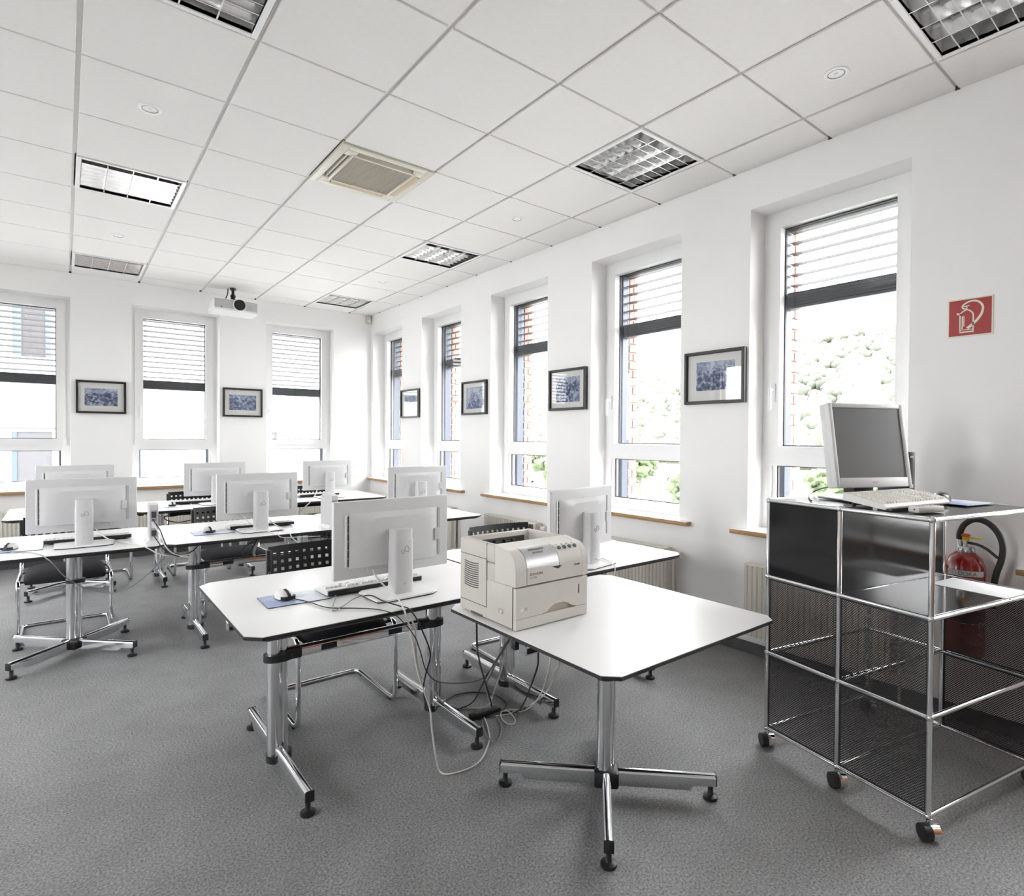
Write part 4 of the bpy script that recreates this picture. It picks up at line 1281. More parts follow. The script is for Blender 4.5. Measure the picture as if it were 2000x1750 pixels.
# 5:4 monitor on the shelf
om = thing('desktop_monitor', 'old square-format grey monitor on top of the rolling shelf', 'monitor', (-.40, .14, ZSH), math.radians(-24))
TM = Matrix.Translation((0, -.045, .06)) @ Matrix.Rotation(math.radians(-9), 4, 'X')
mb = MB()
for x0, x1, z0, z1 in ((-.203, -.183, 0, .372), (.183, .203, 0, .372), (-.183, .183, 0, .042), (-.183, .183, .352, .372)):
    mb.rbox(x0, x1, -.028, .0, z0, z1, .004, 2, TM)
mb.build('bezel', 'silver_plastic', om)
MB().box(-.184, .184, -.0215, -.012, .040, .354, TM).build('screen', 'screen_matte', om, flat=True)
MB().rbox(-.2025, .2025, -.002, .030, .0005, .3715, .006, 2, TM).rbox(-.15, .15, .028, .060, .05, .32, .015, 2, TM).build('rear_case', 'silver_plastic', om)
MB().rbox(-.012, .012, -.0295, -.028, .018, .024, .0005, 1, TM).build('maker_badge', 'grey_plastic', om)
MB().rbox(-.055, .055, -.01, .055, .008, .20, .008, 2).build('neck', 'black_plastic', om)
MB().rbox(-.13, .13, -.10, .13, .003, .011, .004, 2).build('base', 'silver_plastic', om)
MB().rbox(-.125, .125, -.095, .125, 0, .004, .001, 1).build('base_edge', 'black_plastic', om)

# thin black computer standing behind it
tw = thing('small_computer', 'upright black mini computer behind the grey monitor', 'computer', on_shelf(.635, .505) + (ZSH,), math.radians(-28))
MB().rbox(-.022, .022, -.09, .09, .006, .215, .006, 2).build('case', 'black_plastic', tw)
MB().rbox(-.008, .008, -.0912, -.0898, .188, .197, .002, 1).build('badge', 'silver_plastic', tw)
MB().rbox(-.010, .010, -.0912, -.0898, .048, .064, .001, 1).build('sticker', 'paper', tw)
MB().rbox(-.05, .05, -.10, .10, 0, .008, .003, 1).build('foot', 'black_plastic', tw)

# full keyboard with keys (about 5 px each in the picture: kept as one part)
def keyboard(label, loc, rz, tilt, case, keym, w=.45, d=.155, thick=.018, legs=True, name='keyboard', under=None):
    t = thing(name, label, 'keyboard', loc, rz, 'keyboards')
    R_ = Matrix.Translation((0, -d / 2, .004)) @ Matrix.Rotation(tilt, 4, 'X')
    MB().prism([(0, .004), (.004, 0), (d, 0), (d, thick + .006), (d - .006, thick + .008), (.012, thick - .004), (.0, .010)], -w / 2, w / 2, 'x', R_).build('case', case, t, flat=True)
    if under:
        MB().box(-w / 2 + .004, w / 2 - .004, .004, d - .002, -.003, .001, R_).box(-w / 2 + .004, w / 2 - .004, d - .001, d + .0015, -.003, thick + .003, R_).build('underside', under, t, flat=True)
    mb = MB(); p = .0190
    rows = [(.020, 0), (.039, .0), (.058, .0), (.077, .0), (.096, .0), (.122, .0)]
    slope = .012 / (d - .018)
    for ri, (y, _) in enumerate(rows):
        z = thick - .004 + slope * (y - .012)
        blocks = [(-w / 2 + .010, 15), (-w / 2 + .010 + 15 * p + .010, 3), (-w / 2 + .010 + 18 * p + .020, 4)]
        for bi, (x0, n) in enumerate(blocks):
            if bi == 1 and ri in (2,): continue
            if bi == 2 and ri == 5: continue
            k = 0
            while k < n:
                ww = 1
                if bi == 0 and ri == 0 and k == 4: ww = 6
                elif bi == 0 and k == n - 2: ww = 2
                if bi == 1 and ri == 1 and k != 1: k += 1; continue
                xx = x0 + k * p
                if xx + ww * p < w / 2 - .004:
                    a, b2 = .0016, .0035
                    vs = [(xx + a, y - .0085, z - .001), (xx + ww * p - a, y - .0085, z - .001), (xx + ww * p - a, y + .0085, z + .0005), (xx + a, y + .0085, z + .0005),
                          (xx + b2, y - .006, z + .008), (xx + ww * p - b2, y - .006, z + .008), (xx + ww * p - b2, y + .0065, z + .009), (xx + b2, y + .0065, z + .009)]
                    mb.add(vs, [(4, 5, 6, 7), (0, 1, 5, 4), (1, 2, 6, 5), (2, 3, 7, 6), (3, 0, 4, 7)], R_)
                k += ww
    ks = mb.build('keys', keym, t, flat=True); ks['kind'] = 'stuff'
    zf = d * math.sin(tilt) 
    for sx in (-1, 1):
        if tilt > .02:
            MB().rbox(sx * (w / 2 - .04) - .01, sx * (w / 2 - .04) + .01, d / 2 - .03, d / 2 - .022, 0, zf * .85 + .006, .001, 1).build('folding_foot', 'black_plastic', t)
        MB().box(sx * (w / 2 - .04) - .01, sx * (w / 2 - .04) + .01, -d / 2 + .006, -d / 2 + .014, 0, .0055).build('rubber_foot', 'black_plastic', t, flat=True)
    return t
keyboard('ivory full-size keyboard on top of the rolling shelf', (-.525, -.04, ZSH), math.radians(-10), .13, 'key_case', 'key_ivory', .46, .175, .024)

def mouse_meshes():
    def hull(w, l, h, z0=0):
        vs = []; fs = []; n, m = 16, 7
        for j in range(m + 1):
            f = math.sin(j / m * PI / 2); rr = math.cos(j / m * PI / 2) ** .75
            for i in range(n):
                a = 2 * PI * i / n
                yy = math.sin(a); sk = 1 - .18 * yy
                vs.append((w * rr * math.cos(a) * sk, l * rr * yy + .006 * f, z0 + h * f * (1 - .12 * yy * rr)))
        for j in range(m):
            fs += [(j * n + i, j * n + (i + 1) % n, (j + 1) * n + (i + 1) % n, (j + 1) * n + i) for i in range(n)]
        fs += [tuple(range(n - 1, -1, -1))]
        return MB().add(vs, fs)
    return hull
hull = mouse_meshes()
MOUSE_BODY = hull(.032, .056, .034, .004).mesh('shell', 'key_case', angle=60)
MOUSE_BASE = MB().prism([(.031 * math.cos(2 * PI * k / 20) * (1 - .15 * math.sin(2 * PI * k / 20)), .055 * math.sin(2 * PI * k / 20)) for k in range(20)], 0, .0052, 'z').mesh('base', 'black_plastic')
MOUSE_STRIP = MB().prism([(-.058, .008), (-.052, .024), (-.03, .036), (-.012, .0415), (-.012, .036), (-.03, .028), (-.05, .006)], -.006, .006, 'x').mesh('wheel_strip', 'black_plastic')
MOUSE_FRONT = MB().prism([(-.028, -.030), (.028, -.030), (.033, -.042), (.022, -.056), (-.022, -.056), (-.033, -.042)], .004, .017, 'z').mesh('front_band', 'black_plastic')
def mouse(label, loc, rz):
    t = thing('computer_mouse', label, 'mouse', loc, rz, 'corded mice')
    put('shell', MOUSE_BODY, t); put('base', MOUSE_BASE, t); put('wheel_strip', MOUSE_STRIP, t); put('front_band', MOUSE_FRONT, t)
    return t
def pad(label, loc, rz, w=.24, d=.19):
    t = thing('mouse_pad', label, 'mouse pad', loc, rz, 'mouse pads')
    MB().rbox(-w / 2, w / 2, -d / 2, d / 2, 0, .003, .001, 1).build('foam', 'black_plastic', t)
    MB().box(-w / 2 + .001, w / 2 - .001, -d / 2 + .001, d / 2 - .001, .003, .0036).build('printed_face', 'pad_print', t, flat=True)
    return t
KB = dict(case='key_case', keym='white_gloss', under='black_plastic', w=.455, d=.15, thick=.014)
keyboard('white keyboard between the nearest monitor and its chair', (-2.085, 1.60, ZTOP), math.radians(181), .05, **KB)
keyboard('keyboard with dark edge in front of the left edge monitor', (-3.06, 3.835, ZTOP), math.radians(180), .05, **KB)
keyboard('keyboard behind the stand of the second middle row monitor', (-2.02, 3.79, ZTOP), math.radians(180), .05, **KB)
keyboard('keyboard in the last row by the middle monitor', (-2.10, 5.83, ZTOP), math.radians(180), .05, **KB)
keyboard('keyboard in the last row below the corner monitor', (-.90, 5.83, ZTOP), math.radians(180), .05, **KB)
keyboard('keyboard hidden behind the printer desk monitor', (-.93, 1.62, ZTOP), math.radians(186), .05, **KB)
pad('blue printed mouse pad on the desk nearest the camera', (-2.425, 1.605, ZTOP), math.radians(-1), .25, .19)
pad('mouse pad on the middle row desk left of the second monitor', (-2.36, 3.70, ZTOP), 0, .25, .20)
pad('mouse pad on the last row desk left of its middle monitor', (-2.42, 5.64, ZTOP), 0, .25, .20)
pad('mouse pad on the left edge square table under the mouse', (-3.41, 3.70, ZTOP), 0, .25, .20)
pad('mouse pad on the shelf beside the ivory keyboard', on_shelf(.60, .22) + (ZSH,), -SA, .22, .18)
mouse('ivory mouse on the blue mouse pad nearest the camera', (-2.462, 1.625, ZTOP + .0037), math.radians(12))
mouse('ivory mouse on the middle row desk left of the second monitor', (-2.385, 3.71, ZTOP + .0037), math.radians(8))
mouse('ivory mouse at the left frame edge on the square table', (-3.435, 3.72, ZTOP + .0037), math.radians(-25))
mouse('mouse on the last row desk left of its middle monitor', (-2.37, 5.66, ZTOP + .0037), math.radians(5))
mz = mouse('dark mouse on the shelf at the far end of the ivory keyboard', on_shelf(.585, .275) + (ZSH + .0037,), math.radians(-100))
for c_ in mz.children:
    if c_.name.startswith('shell'):
        c_.data = c_.data.copy(); c_.data.materials.clear(); c_.data.materials.append(MATS['dark_grey'])

# remote control at the shelf edge
rc = thing('remote_control', 'small ivory remote control at the front edge of the shelf', 'remote control', (-.655, -.185, ZSH), math.radians(-18))
MB().rbox(-.07, .07, -.022, .022, 0, .022, .005, 2).build('case', 'key_case', rc)
MB().cyl((-.071, -.004, .012), (-.0695, -.004, .012), .003, n=10).build('emitter', 'ink', rc)
for i in range(5):
    for j in range(2):
        MB().rbox(-.052 + i * .020, -.041 + i * .020, -.013 + j * .014, -.004 + j * .014, .021, .0235, .001, 1).build('button', 'grey_plastic', rc)

# upright mini computers on the middle row
def mini_pc(label, loc, rz):
    t = thing('mini_computer', label, 'computer', loc, rz, 'white mini computers')
    P = [(-.10, .02), (.10, .02), (.10, .235)]
    for k in range(7):
        a = k / 6
        P.append((.10 - .2 * a, .235 + .018 * math.sin(a * PI) + .012 * a))
    MB().prism(P, -.024, .024, 'x').build('case', 'white_plastic', t, angle=25)
    MB().box(-.019, .019, -.1015, -.0995, .04, .215).build('rear_panel', 'grey_plastic', t, flat=True)
    for z0, z1, m in ((.165, .205, 'ink'), (.10, .14, 'white_gloss'), (.05, .085, 'ink'), (.145, .158, 'satin_steel')):
        MB().rbox(-.014, .012, -.106, -.101, z0, z1, .001, 1).build('port', m, t)
    MB().rbox(-.0245, .0245, -.07, .07, .228, .232, .0005, 1).build('side_seam', 'grey_plastic', t)
    MB().prism([(-.045, 0), (.045, 0), (.04, .010), (.026, .022), (-.026, .022), (-.04, .010)], -.09, .09, 'y').build('foot', 'white_gloss', t)
    return t
mini_pc('white mini computer with cables at the seam of the left middle tables', (-2.735, 3.545, ZTOP), math.radians(-2))
mini_pc('white mini computer beside the left edge of the nearest monitor', (-1.612, 3.46, ZTOP), math.radians(4))

# ================================================================ cables (paths measured in metres)
CB = {
    'white_lead_a': [(-2.15, 1.43, 0.839), (-2.14, 1.4, 0.803), (-2.111, 1.36, 0.763), (-2.112, 1.27, 0.748), (-2.126, 1.186, 0.727), (-2.128, 1.155, 0.7), (-2.118, 1.14, 0.652), (-2.105, 1.13, 0.568), (-2.09, 1.13, 0.479), (-2.067, 1.13, 0.407), (-2.033, 1.13, 0.311), (-2.023, 1.13, 0.217), (-2.002, 1.135, 0.1), (-1.962, 1.175, 0.006), (-1.955, 1.141, 0.006), (-1.902, 1.122, 0.006), (-1.83, 1.118, 0.006), (-1.769, 1.145, 0.006), (-1.704, 1.2, 0.006), (-1.641, 1.269, 0.006), (-1.579, 1.381, 0.006), (-1.558, 1.434, 0.012)],
    'white_lead_b': [(-2.13, 1.15, 0.699), (-2.106, 1.14, 0.646), (-2.098, 1.13, 0.567), (-2.075, 1.15, 0.469), (-2.023, 1.2, 0.401), (-1.901, 1.32, 0.268), (-1.635, 1.669, 0.006), (-1.598, 1.614, 0.006), (-1.539, 1.56, 0.006), (-1.493, 1.535, 0.006), (-1.46, 1.526, 0.02), (-1.452, 1.5, 0.091), (-1.448, 1.45, 0.206), (-1.451, 1.4, 0.319), (-1.466, 1.36, 0.413), (-1.473, 1.33, 0.476)],
    'black_lead_c': [(-2.195, 1.421, 0.735), (-2.172, 1.38, 0.74), (-2.169, 1.29, 0.738), (-2.149, 1.227, 0.734), (-2.118, 1.188, 0.727), (-2.118, 1.144, 0.727), (-2.088, 1.15, 0.689), (-2.066, 1.13, 0.628), (-2.031, 1.13, 0.533), (-2.039, 1.15, 0.456), (-2.025, 1.2, 0.366), (-1.932, 1.35, 0.229), (-1.715, 1.67, 0.012), (-1.671, 1.607, 0.006), (-1.606, 1.601, 0.006), (-1.523, 1.589, 0.026), (-1.491, 1.55, 0.125), (-1.474, 1.47, 0.256), (-1.461, 1.4, 0.368), (-1.456, 1.36, 0.427)],
    'black_lead_d': [(-2.439, 1.592, 0.728), (-2.399, 1.511, 0.724), (-2.363, 1.373, 0.724), (-2.285, 1.304, 0.724), (-2.218, 1.234, 0.724), (-2.19, 1.153, 0.724), (-2.163, 1.155, 0.704), (-2.138, 1.14, 0.671), (-2.11, 1.13, 0.632), (-2.072, 1.14, 0.549), (-2.015, 1.2, 0.443), (-1.946, 1.25, 0.364), (-1.854, 1.3, 0.31), (-1.71, 1.35, 0.258), (-1.6, 1.38, 0.241), (-1.545, 1.37, 0.301), (-1.49, 1.34, 0.401), (-1.469, 1.33, 0.443)],
    'keyboard_cord': [(-2.268, 1.541, 0.728), (-2.296, 1.471, 0.726), (-2.328, 1.405, 0.725), (-2.366, 1.307, 0.724), (-2.325, 1.335, 0.724), (-2.242, 1.411, 0.73), (-2.195, 1.421, 0.735)],
    'black_lead_e': [(-1.908, 0.98, 0.68), (-1.907, 0.98, 0.635), (-1.891, 1.0, 0.564), (-1.809, 1.1, 0.446), (-1.683, 1.25, 0.296), (-1.534, 1.42, 0.111), (-1.463, 1.493, 0.006), (-1.485, 1.447, 0.006)],
    'black_lead_f': [(-1.712, 0.83, 0.566), (-1.696, 0.85, 0.522), (-1.658, 0.9, 0.459), (-1.576, 1.05, 0.296), (-1.466, 1.25, 0.106), (-1.394, 1.396, 0.006), (-1.427, 1.422, 0.006), (-1.458, 1.454, 0.006)],
    'white_lead_g': [(-1.74, 0.72, 0.581), (-1.722, 0.75, 0.528), (-1.675, 0.82, 0.445), (-1.557, 1.0, 0.28), (-1.479, 1.17, 0.139), (-1.373, 1.38, 0.006), (-1.452, 1.407, 0.006), (-1.503, 1.441, 0.006)],
    'white_lead_h': [(-1.738, 0.72, 0.58), (-1.704, 0.74, 0.527), (-1.684, 0.76, 0.491), (-1.606, 0.88, 0.367), (-1.521, 1.05, 0.234), (-1.306, 1.406, 0.006), (-1.354, 1.402, 0.006), (-1.419, 1.451, 0.006), (-1.463, 1.43, 0.006), (-1.497, 1.348, 0.006), (-1.485, 1.3, 0.006), (-1.447, 1.322, 0.006), (-1.422, 1.384, 0.006), (-1.429, 1.445, 0.006), (-1.468, 1.454, 0.006), (-1.465, 1.5, 0.039), (-1.482, 1.49, 0.079)],
    'grey_lead_i': [(-1.53, 1.455, 0.006), (-1.495, 1.434, 0.006), (-1.513, 1.361, 0.006), (-1.558, 1.288, 0.006), (-1.619, 1.229, 0.006), (-1.656, 1.218, 0.006), (-1.648, 1.263, 0.006), (-1.618, 1.354, 0.006), (-1.574, 1.427, 0.012)],
    'strip': [(-1.568, 1.474, 0.01), (-1.49, 1.468, 0.01)],
    'tube_sleeve': [(-1.463, 1.36, 0.415), (-1.493, 1.4, 0.321), (-1.514, 1.45, 0.212), (-1.518, 1.48, 0.158), (-1.488, 1.5, 0.09), (-1.478, 1.5, 0.058)],
    'ring': [(-1.384, 1.489, 0.006), (-1.433, 1.449, 0.006), (-1.495, 1.437, 0.006), (-1.558, 1.454, 0.006), (-1.612, 1.497, 0.006), (-1.647, 1.557, 0.006), (-1.656, 1.625, 0.006), (-1.637, 1.689, 0.006), (-1.591, 1.735, 0.006), (-1.527, 1.753, 0.006), (-1.458, 1.737, 0.006), (-1.399, 1.69, 0.006), (-1.363, 1.623, 0.006), (-1.358, 1.551, 0.006)],
    'left_table_cord': [(-3.441, 3.633, 0.724), (-3.405, 3.549, 0.724), (-3.336, 3.496, 0.724), (-3.269, 3.33, 0.716), (-3.234, 3.33, 0.674), (-3.187, 3.5, 0.567), (-3.137, 3.7, 0.48), (-3.098, 3.75, 0.437), (-3.019, 3.75, 0.395), (-2.946, 3.7, 0.383), (-2.865, 3.6, 0.418), (-2.773, 3.55, 0.497), (-2.708, 3.5, 0.581), (-2.649, 3.45, 0.661)],
    'm1_lead': [(-3.033, 3.62, 0.826), (-3.008, 3.58, 0.793), (-2.975, 3.52, 0.766), (-2.928, 3.667, 0.724), (-2.844, 3.446, 0.724), (-2.793, 3.33, 0.72), (-2.741, 3.32, 0.68), (-2.695, 3.32, 0.658), (-2.627, 3.35, 0.639), (-2.555, 3.4, 0.618)],
    'pc1_a': [(-2.744, 3.44, 0.874), (-2.732, 3.4, 0.848), (-2.715, 3.35, 0.814), (-2.7, 3.32, 0.756), (-2.678, 3.32, 0.698), (-2.643, 3.34, 0.665), (-2.575, 3.42, 0.634), (-2.51, 3.5, 0.641), (-2.478, 3.55, 0.661)],
    'pc1_b': [(-2.741, 3.44, 0.841), (-2.726, 3.38, 0.811), (-2.71, 3.33, 0.765), (-2.687, 3.31, 0.707), (-2.656, 3.32, 0.67), (-2.606, 3.36, 0.641), (-2.536, 3.45, 0.628)],
    'pc1_c': [(-2.744, 3.44, 0.776), (-2.736, 3.36, 0.76), (-2.716, 3.32, 0.722), (-2.685, 3.31, 0.681), (-2.651, 3.32, 0.656), (-2.615, 3.34, 0.639)],
    'm2_lead': [(-2.187, 3.58, 0.837), (-2.167, 3.55, 0.805), (-2.133, 3.52, 0.773), (-2.05, 3.508, 0.726), (-2.026, 3.339, 0.724), (-2.005, 3.33, 0.701), (-1.96, 3.33, 0.693), (-1.811, 3.35, 0.682), (-1.702, 3.4, 0.668)],
    'm2_lead2': [(-2.011, 3.58, 0.792), (-1.951, 3.591, 0.74), (-1.945, 3.43, 0.726), (-1.94, 3.34, 0.712), (-1.907, 3.33, 0.669), (-1.845, 3.36, 0.621), (-1.772, 3.45, 0.573)],
    'bundle_a': [(-2.116, 3.45, 0.693), (-2.15, 3.42, 0.657), (-2.173, 3.42, 0.613), (-2.2, 3.42, 0.577), (-2.226, 3.42, 0.591), (-2.23, 3.43, 0.618), (-2.197, 3.46, 0.642), (-2.138, 3.5, 0.659)],
    'bundle_b': [(-2.104, 3.46, 0.69), (-2.133, 3.45, 0.64), (-2.147, 3.46, 0.586), (-2.131, 3.5, 0.559)],
    'row3_bundle': [(-2.241, 5.5, 0.67), (-2.369, 5.5, 0.641), (-2.452, 5.5, 0.647), (-2.432, 5.5, 0.607), (-2.327, 5.5, 0.578), (-2.183, 5.6, 0.584)],
    'm7_lead': [(-0.981, 5.6, 0.822), (-1.059, 5.45, 0.764), (-1.139, 5.32, 0.725), (-1.199, 5.3, 0.677), (-1.225, 5.35, 0.63), (-1.242, 5.4, 0.604)],
    'm6_lead': [(-2.193, 5.798, 0.724), (-2.206, 5.589, 0.724), (-2.224, 5.3, 0.714), (-2.208, 5.35, 0.683)],
    'm4_lead': [(-0.949, 1.28, 0.761), (-0.84, 1.329, 0.73), (-0.889, 1.193, 0.726), (-0.903, 1.165, 0.705), (-0.924, 1.16, 0.682)],
    'shelf_cord': [(-0.509, 0.231, 1.2), (-0.385, 0.326, 1.18), (-0.3, 0.401, 1.155), (-0.427, 0.366, 1.145), (-0.648, 0.25, 1.145)],
}
CB['white_lead_b'].append((-1.45, 1.30, .69)); CB['black_lead_c'].append((-1.44, 1.29, .69)); CB['black_lead_d'].append((-1.46, 1.28, .69))
CB['tube_sleeve'].insert(0, (-1.44, 1.31, .69))
for key, dx, dy in (('white_lead_h', .012, -.014), ('white_lead_b', .012, 0), ('black_lead_c', .0, .0)):
    for q in (0, 1): x_, y_, z_ = CB[key][q]; CB[key][q] = (x_ + dx, y_ + dy, z_)
LEADS = []
def cable(key, label, m, r=.0032, name='cable', closed=False, k=7):
    LEADS.append((spline(CB[key], 10, closed), r, closed, m, label, 'loose cables'))
cable('white_lead_a', 'white cable from the nearest monitor looping far onto the carpet', 'cable_white', .0036)
cable('white_lead_b', 'white cable from the nearest desk edge to the desk behind the printer', 'cable_white', .0034)
cable('black_lead_c', 'black cable over the nearest monitor base dropping to the carpet', 'cable_black', .0030)
cable('black_lead_d', 'thin black mouse cable of the nearest desk sagging to the next desk', 'cable_black', .0022)
cable('keyboard_cord', 'thin grey keyboard cable on the nearest desk top', 'cable_grey', .0022)
cable('black_lead_e', 'black cable hanging from the far left corner of the printer table', 'cable_black', .0038)
cable('black_lead_f', 'black cable hanging below the middle of the printer table edge', 'cable_black', .0038)
cable('white_lead_g', 'white cable hanging straight from the printer table edge', 'cable_white', .0028)
cable('white_lead_h', 'white cable with a small loop beside the power strip', 'cable_white', .0028)
cable('grey_lead_i', 'pale cable loop on the carpet in front of the power strip', 'cable_grey', .0028)
cable('tube_sleeve', 'grey cable sleeve hanging under the joint of the front desks', 'cable_grey', .0075)
cable('ring', 'dark cable ring lying flat on the carpet behind the power strip', 'cable_black', .0034, closed=True)
cable('left_table_cord', 'thin dark cable slung below the left square table', 'cable_grey', .0030)
cable('m1_lead', 'pale cable running off the left square table', 'cable_white', .0040)
cable('pc1_a', 'black cable from the top socket of the left mini computer', 'cable_black', .0036)
cable('pc1_b', 'pale cable from the left mini computer down to the desk leg', 'cable_white', .0036)
cable('pc1_c', 'black cable from the bottom socket of the left mini computer', 'cable_black', .0034)
cable('m2_lead', 'pale cable crossing the base of the second middle row monitor', 'cable_white', .0034)
cable('m2_lead2', 'thick pale cable beside the second middle row monitor stand', 'cable_white', .0042)
cable('bundle_a', 'black cable loop hanging under the second middle row desk', 'cable_black', .0042)
cable('bundle_b', 'grey cable bundle hanging under the second middle row desk', 'cable_grey', .0090)
cable('row3_bundle', 'dark cables under the last row middle desk', 'cable_black', .0050)
cable('m7_lead', 'pale cable of the corner monitor in the last row', 'cable_white', .0060)
cable('m6_lead', 'pale cable at the last row middle keyboard', 'cable_white', .0040)
cable('m4_lead', 'white cable curling off the desk behind the printer', 'cable_white', .0032)
cable('shelf_cord', 'black cable behind the old grey monitor on the shelf', 'cable_black', .0032)
a, b = [Vector(p) for p in CB['strip']]
ps = thing('power_strip', 'black power strip lying on the carpet among cables', 'power strip', (a + b) / 2 * 1.0, math.atan2((b - a).y, (b - a).x))
ps.location.z = 0
MB().rbox(-.085, .085, -.020, .020, 0, .030, .006, 2).build('housing', 'black_plastic', ps)
for k in range(3):
    MB().cyl((-.052 + .052 * k, 0, .0295), (-.052 + .052 * k, 0, .0312), .015, n=18).build('socket', 'ink', ps)
# tangle of leads fixed under the right end of the middle row
rnd = random.Random(3)
for k in range(7):
    x = -1.62 + rnd.uniform(-.14, .16); pts = [(x, 3.55, .69)]
    for j in range(4):
        pts.append((x + rnd.uniform(-.10, .10), 3.5 + rnd.uniform(-.06, .08), .66 - .045 * j * rnd.uniform(.4, 1)))
    pts.append((x + rnd.uniform(-.2, .2), 3.56, .69))
    LEADS.append((spline(pts, 10), .003, False, 'cable_black' if k % 3 else 'cable_grey', 'tangled lead under the middle row desk behind the nearest chair back', 'tangled leads under the middle row'))

# let the leads settle: keep them off each other, off the furniture and on top of the carpet
from mathutils.bvhtree import BVHTree
from mathutils.kdtree import KDTree
bpy.context.view_layer.update()
sv, sf = [], []
for o in list(COL.objects):
    root = o
    while root.parent: root = root.parent
    if o.type == 'MESH' and root.name.split('.')[0] in ('computer_desk', 'square_table', 'flat_monitor', 'cantilever_chair', 'laser_printer', 'power_strip', 'mini_computer', 'rolling_shelf', 'desktop_monitor'):
        k0 = len(sv); M_ = o.matrix_world
        sv += [M_ @ v.co for v in o.data.vertices]
        sf += [[i + k0 for i in p.vertices] for p in o.data.polygons]
solid = BVHTree.FromPolygons(sv, sf)
def resample(P, step, closed):
    P = [Vector(p) for p in P] + ([Vector(P[0])] if closed else [])
    out = [P[0].copy()]; acc = 0
    for a_, b_ in zip(P, P[1:]):
        L_ = (b_ - a_).length
        while acc + L_ >= step:
            t_ = (step - acc) / max(L_, 1e-9); a_ = a_.lerp(b_, t_); out.append(a_.copy()); L_ = (b_ - a_).length; acc = 0
        acc += L_
    if not closed: out.append(P[-1])
    return out
pts_, own, rad = [], [], []
for i, (P, r, cl, m, lb, gp) in enumerate(LEADS):
    q = resample(P, .006, cl)
    for p in q: pts_.append(p); own.append(i); rad.append(r)
for it in range(40):
    kd = KDTree(len(pts_))
    for i, p in enumerate(pts_): kd.insert(p, i)
    kd.balance()
    mv = [Vector() for _ in pts_]
    for i, p in enumerate(pts_):
        for co, j, d in kd.find_range(p, rad[i] + .0095):
            if own[j] == own[i]: continue
            need = rad[i] + rad[j] + .0016
            if d < need:
                n_ = (p - co) if d > 1e-5 else Vector((0, 0, 1 if own[i] > own[j] else -1)) * .001
                n_ = n_ + Vector((0, 0, .0015 if own[i] > own[j] else -.0015))
                mv[i] += n_.normalized() * (need - d) * .5
    for i, p in enumerate(pts_):
        if mv[i].length > .004: mv[i] = mv[i].normalized() * .004
        p += mv[i]
        hit = solid.find_nearest(p, .05)
        if hit[0] is not None:
            d_ = p - hit[0]; inside = d_.dot(hit[1]) < 0
            need = rad[i] + .0022
            if inside and hit[3] < .045: p += (-d_ if d_.length > 1e-6 else hit[1]) + hit[1] * need
            elif hit[3] < need: p += (d_.normalized() if d_.length > 1e-6 else hit[1]) * (need - hit[3])
        if p.z < rad[i] + .0006: p.z = rad[i] + .0006
    if it < 24:
        for i in range(1, len(pts_) - 1):
            if own[i - 1] == own[i] == own[i + 1]:
                pts_[i] += ((pts_[i - 1] + pts_[i + 1]) * .5 - pts_[i]) * .25
k0 = 0
for i, (P, r, cl, m, lb, gp) in enumerate(LEADS):
    n_ = own.count(i); q = pts_[k0:k0 + n_]; k0 += n_
    o = MB().tube(q if len(q) < 8 else q[::2] + ([] if cl else [q[-1]]), r, 8, cl).build('cable', m, angle=80)
    tag(o, lb, 'cable', gp)

# ================================================================ outside
GZ = -2.4
grd = struct(MB().box(XW + .48, 70, -60, 90, GZ - .2, GZ).box(-40, XW + .48, YW + .5, 90, GZ - .2, GZ).box(-60, XL - .48, -60, YW + .5, GZ - .2, GZ).build('ground_asphalt', 'asphalt', flat=True))  # third box, left of the room, is unseen: added to block sky from below
# hillside rising to the right, with a closed canopy of trees
hv = []; hf = []; NX, NY = 30, 40
def hill_z(x, y):
    t = max(0, (x - 66) / 190)
    return GZ + 50 * t ** .9 * (.75 + .25 * math.sin(y * .012 + 1.1)) + 2.2 * math.sin(x * .05) * math.sin(y * .043)
for i in range(NX + 1):
    for j in range(NY + 1):
        x = 62 + 200 * i / NX; y = -90 + 420 * j / NY
        hv.append((x, y, hill_z(x, y) if i else GZ - .1))
for i in range(NX):
    for j in range(NY):
        a = i * (NY + 1) + j; hf.append((a, a + NY + 1, a + NY + 2, a + 1))
struct(MB().add(hv, hf).build('hill', 'lawn'))
bm = bmesh.new(); bmesh.ops.create_icosphere(bm, subdivisions=2, radius=1)
ICO = [v.co.copy() for v in bm.verts]; bm.verts.index_update(); ICF = [[v.index for v in f.verts] for f in bm.faces]; bm.free()
def blob(mb, c, r, rnd, sq=.8, rough=.22):
    ph = [rnd.uniform(0, 6) for _ in range(3)]
    vs = []
    for v in ICO:
        k = 1 + rough * math.sin(v.x * 4 + ph[0]) * math.sin(v.y * 4.3 + ph[1]) + rnd.uniform(-.5, .5) * rough
        vs.append((c[0] + v.x * r * k, c[1] + v.y * r * k, c[2] + v.z * r * k * sq))
    mb.add(vs, ICF)
mbf = MB(); rnd = random.Random(11)
for k in range(8000):
    x = 66 + 190 * rnd.random() ** 1.5; y = x * rnd.uniform(.25, 1.45)
    r = rnd.uniform(.6, 1.7)
    blob(mbf, (x, y, hill_z(x, y) + r * .7), r, rnd, rnd.uniform(.8, 1.2))
fo = mbf.build('forest_canopy', 'leaf_far', angle=180)
tag(fo, 'hazy green trees covering the hillside outside the windows', 'forest', kind='stuff')

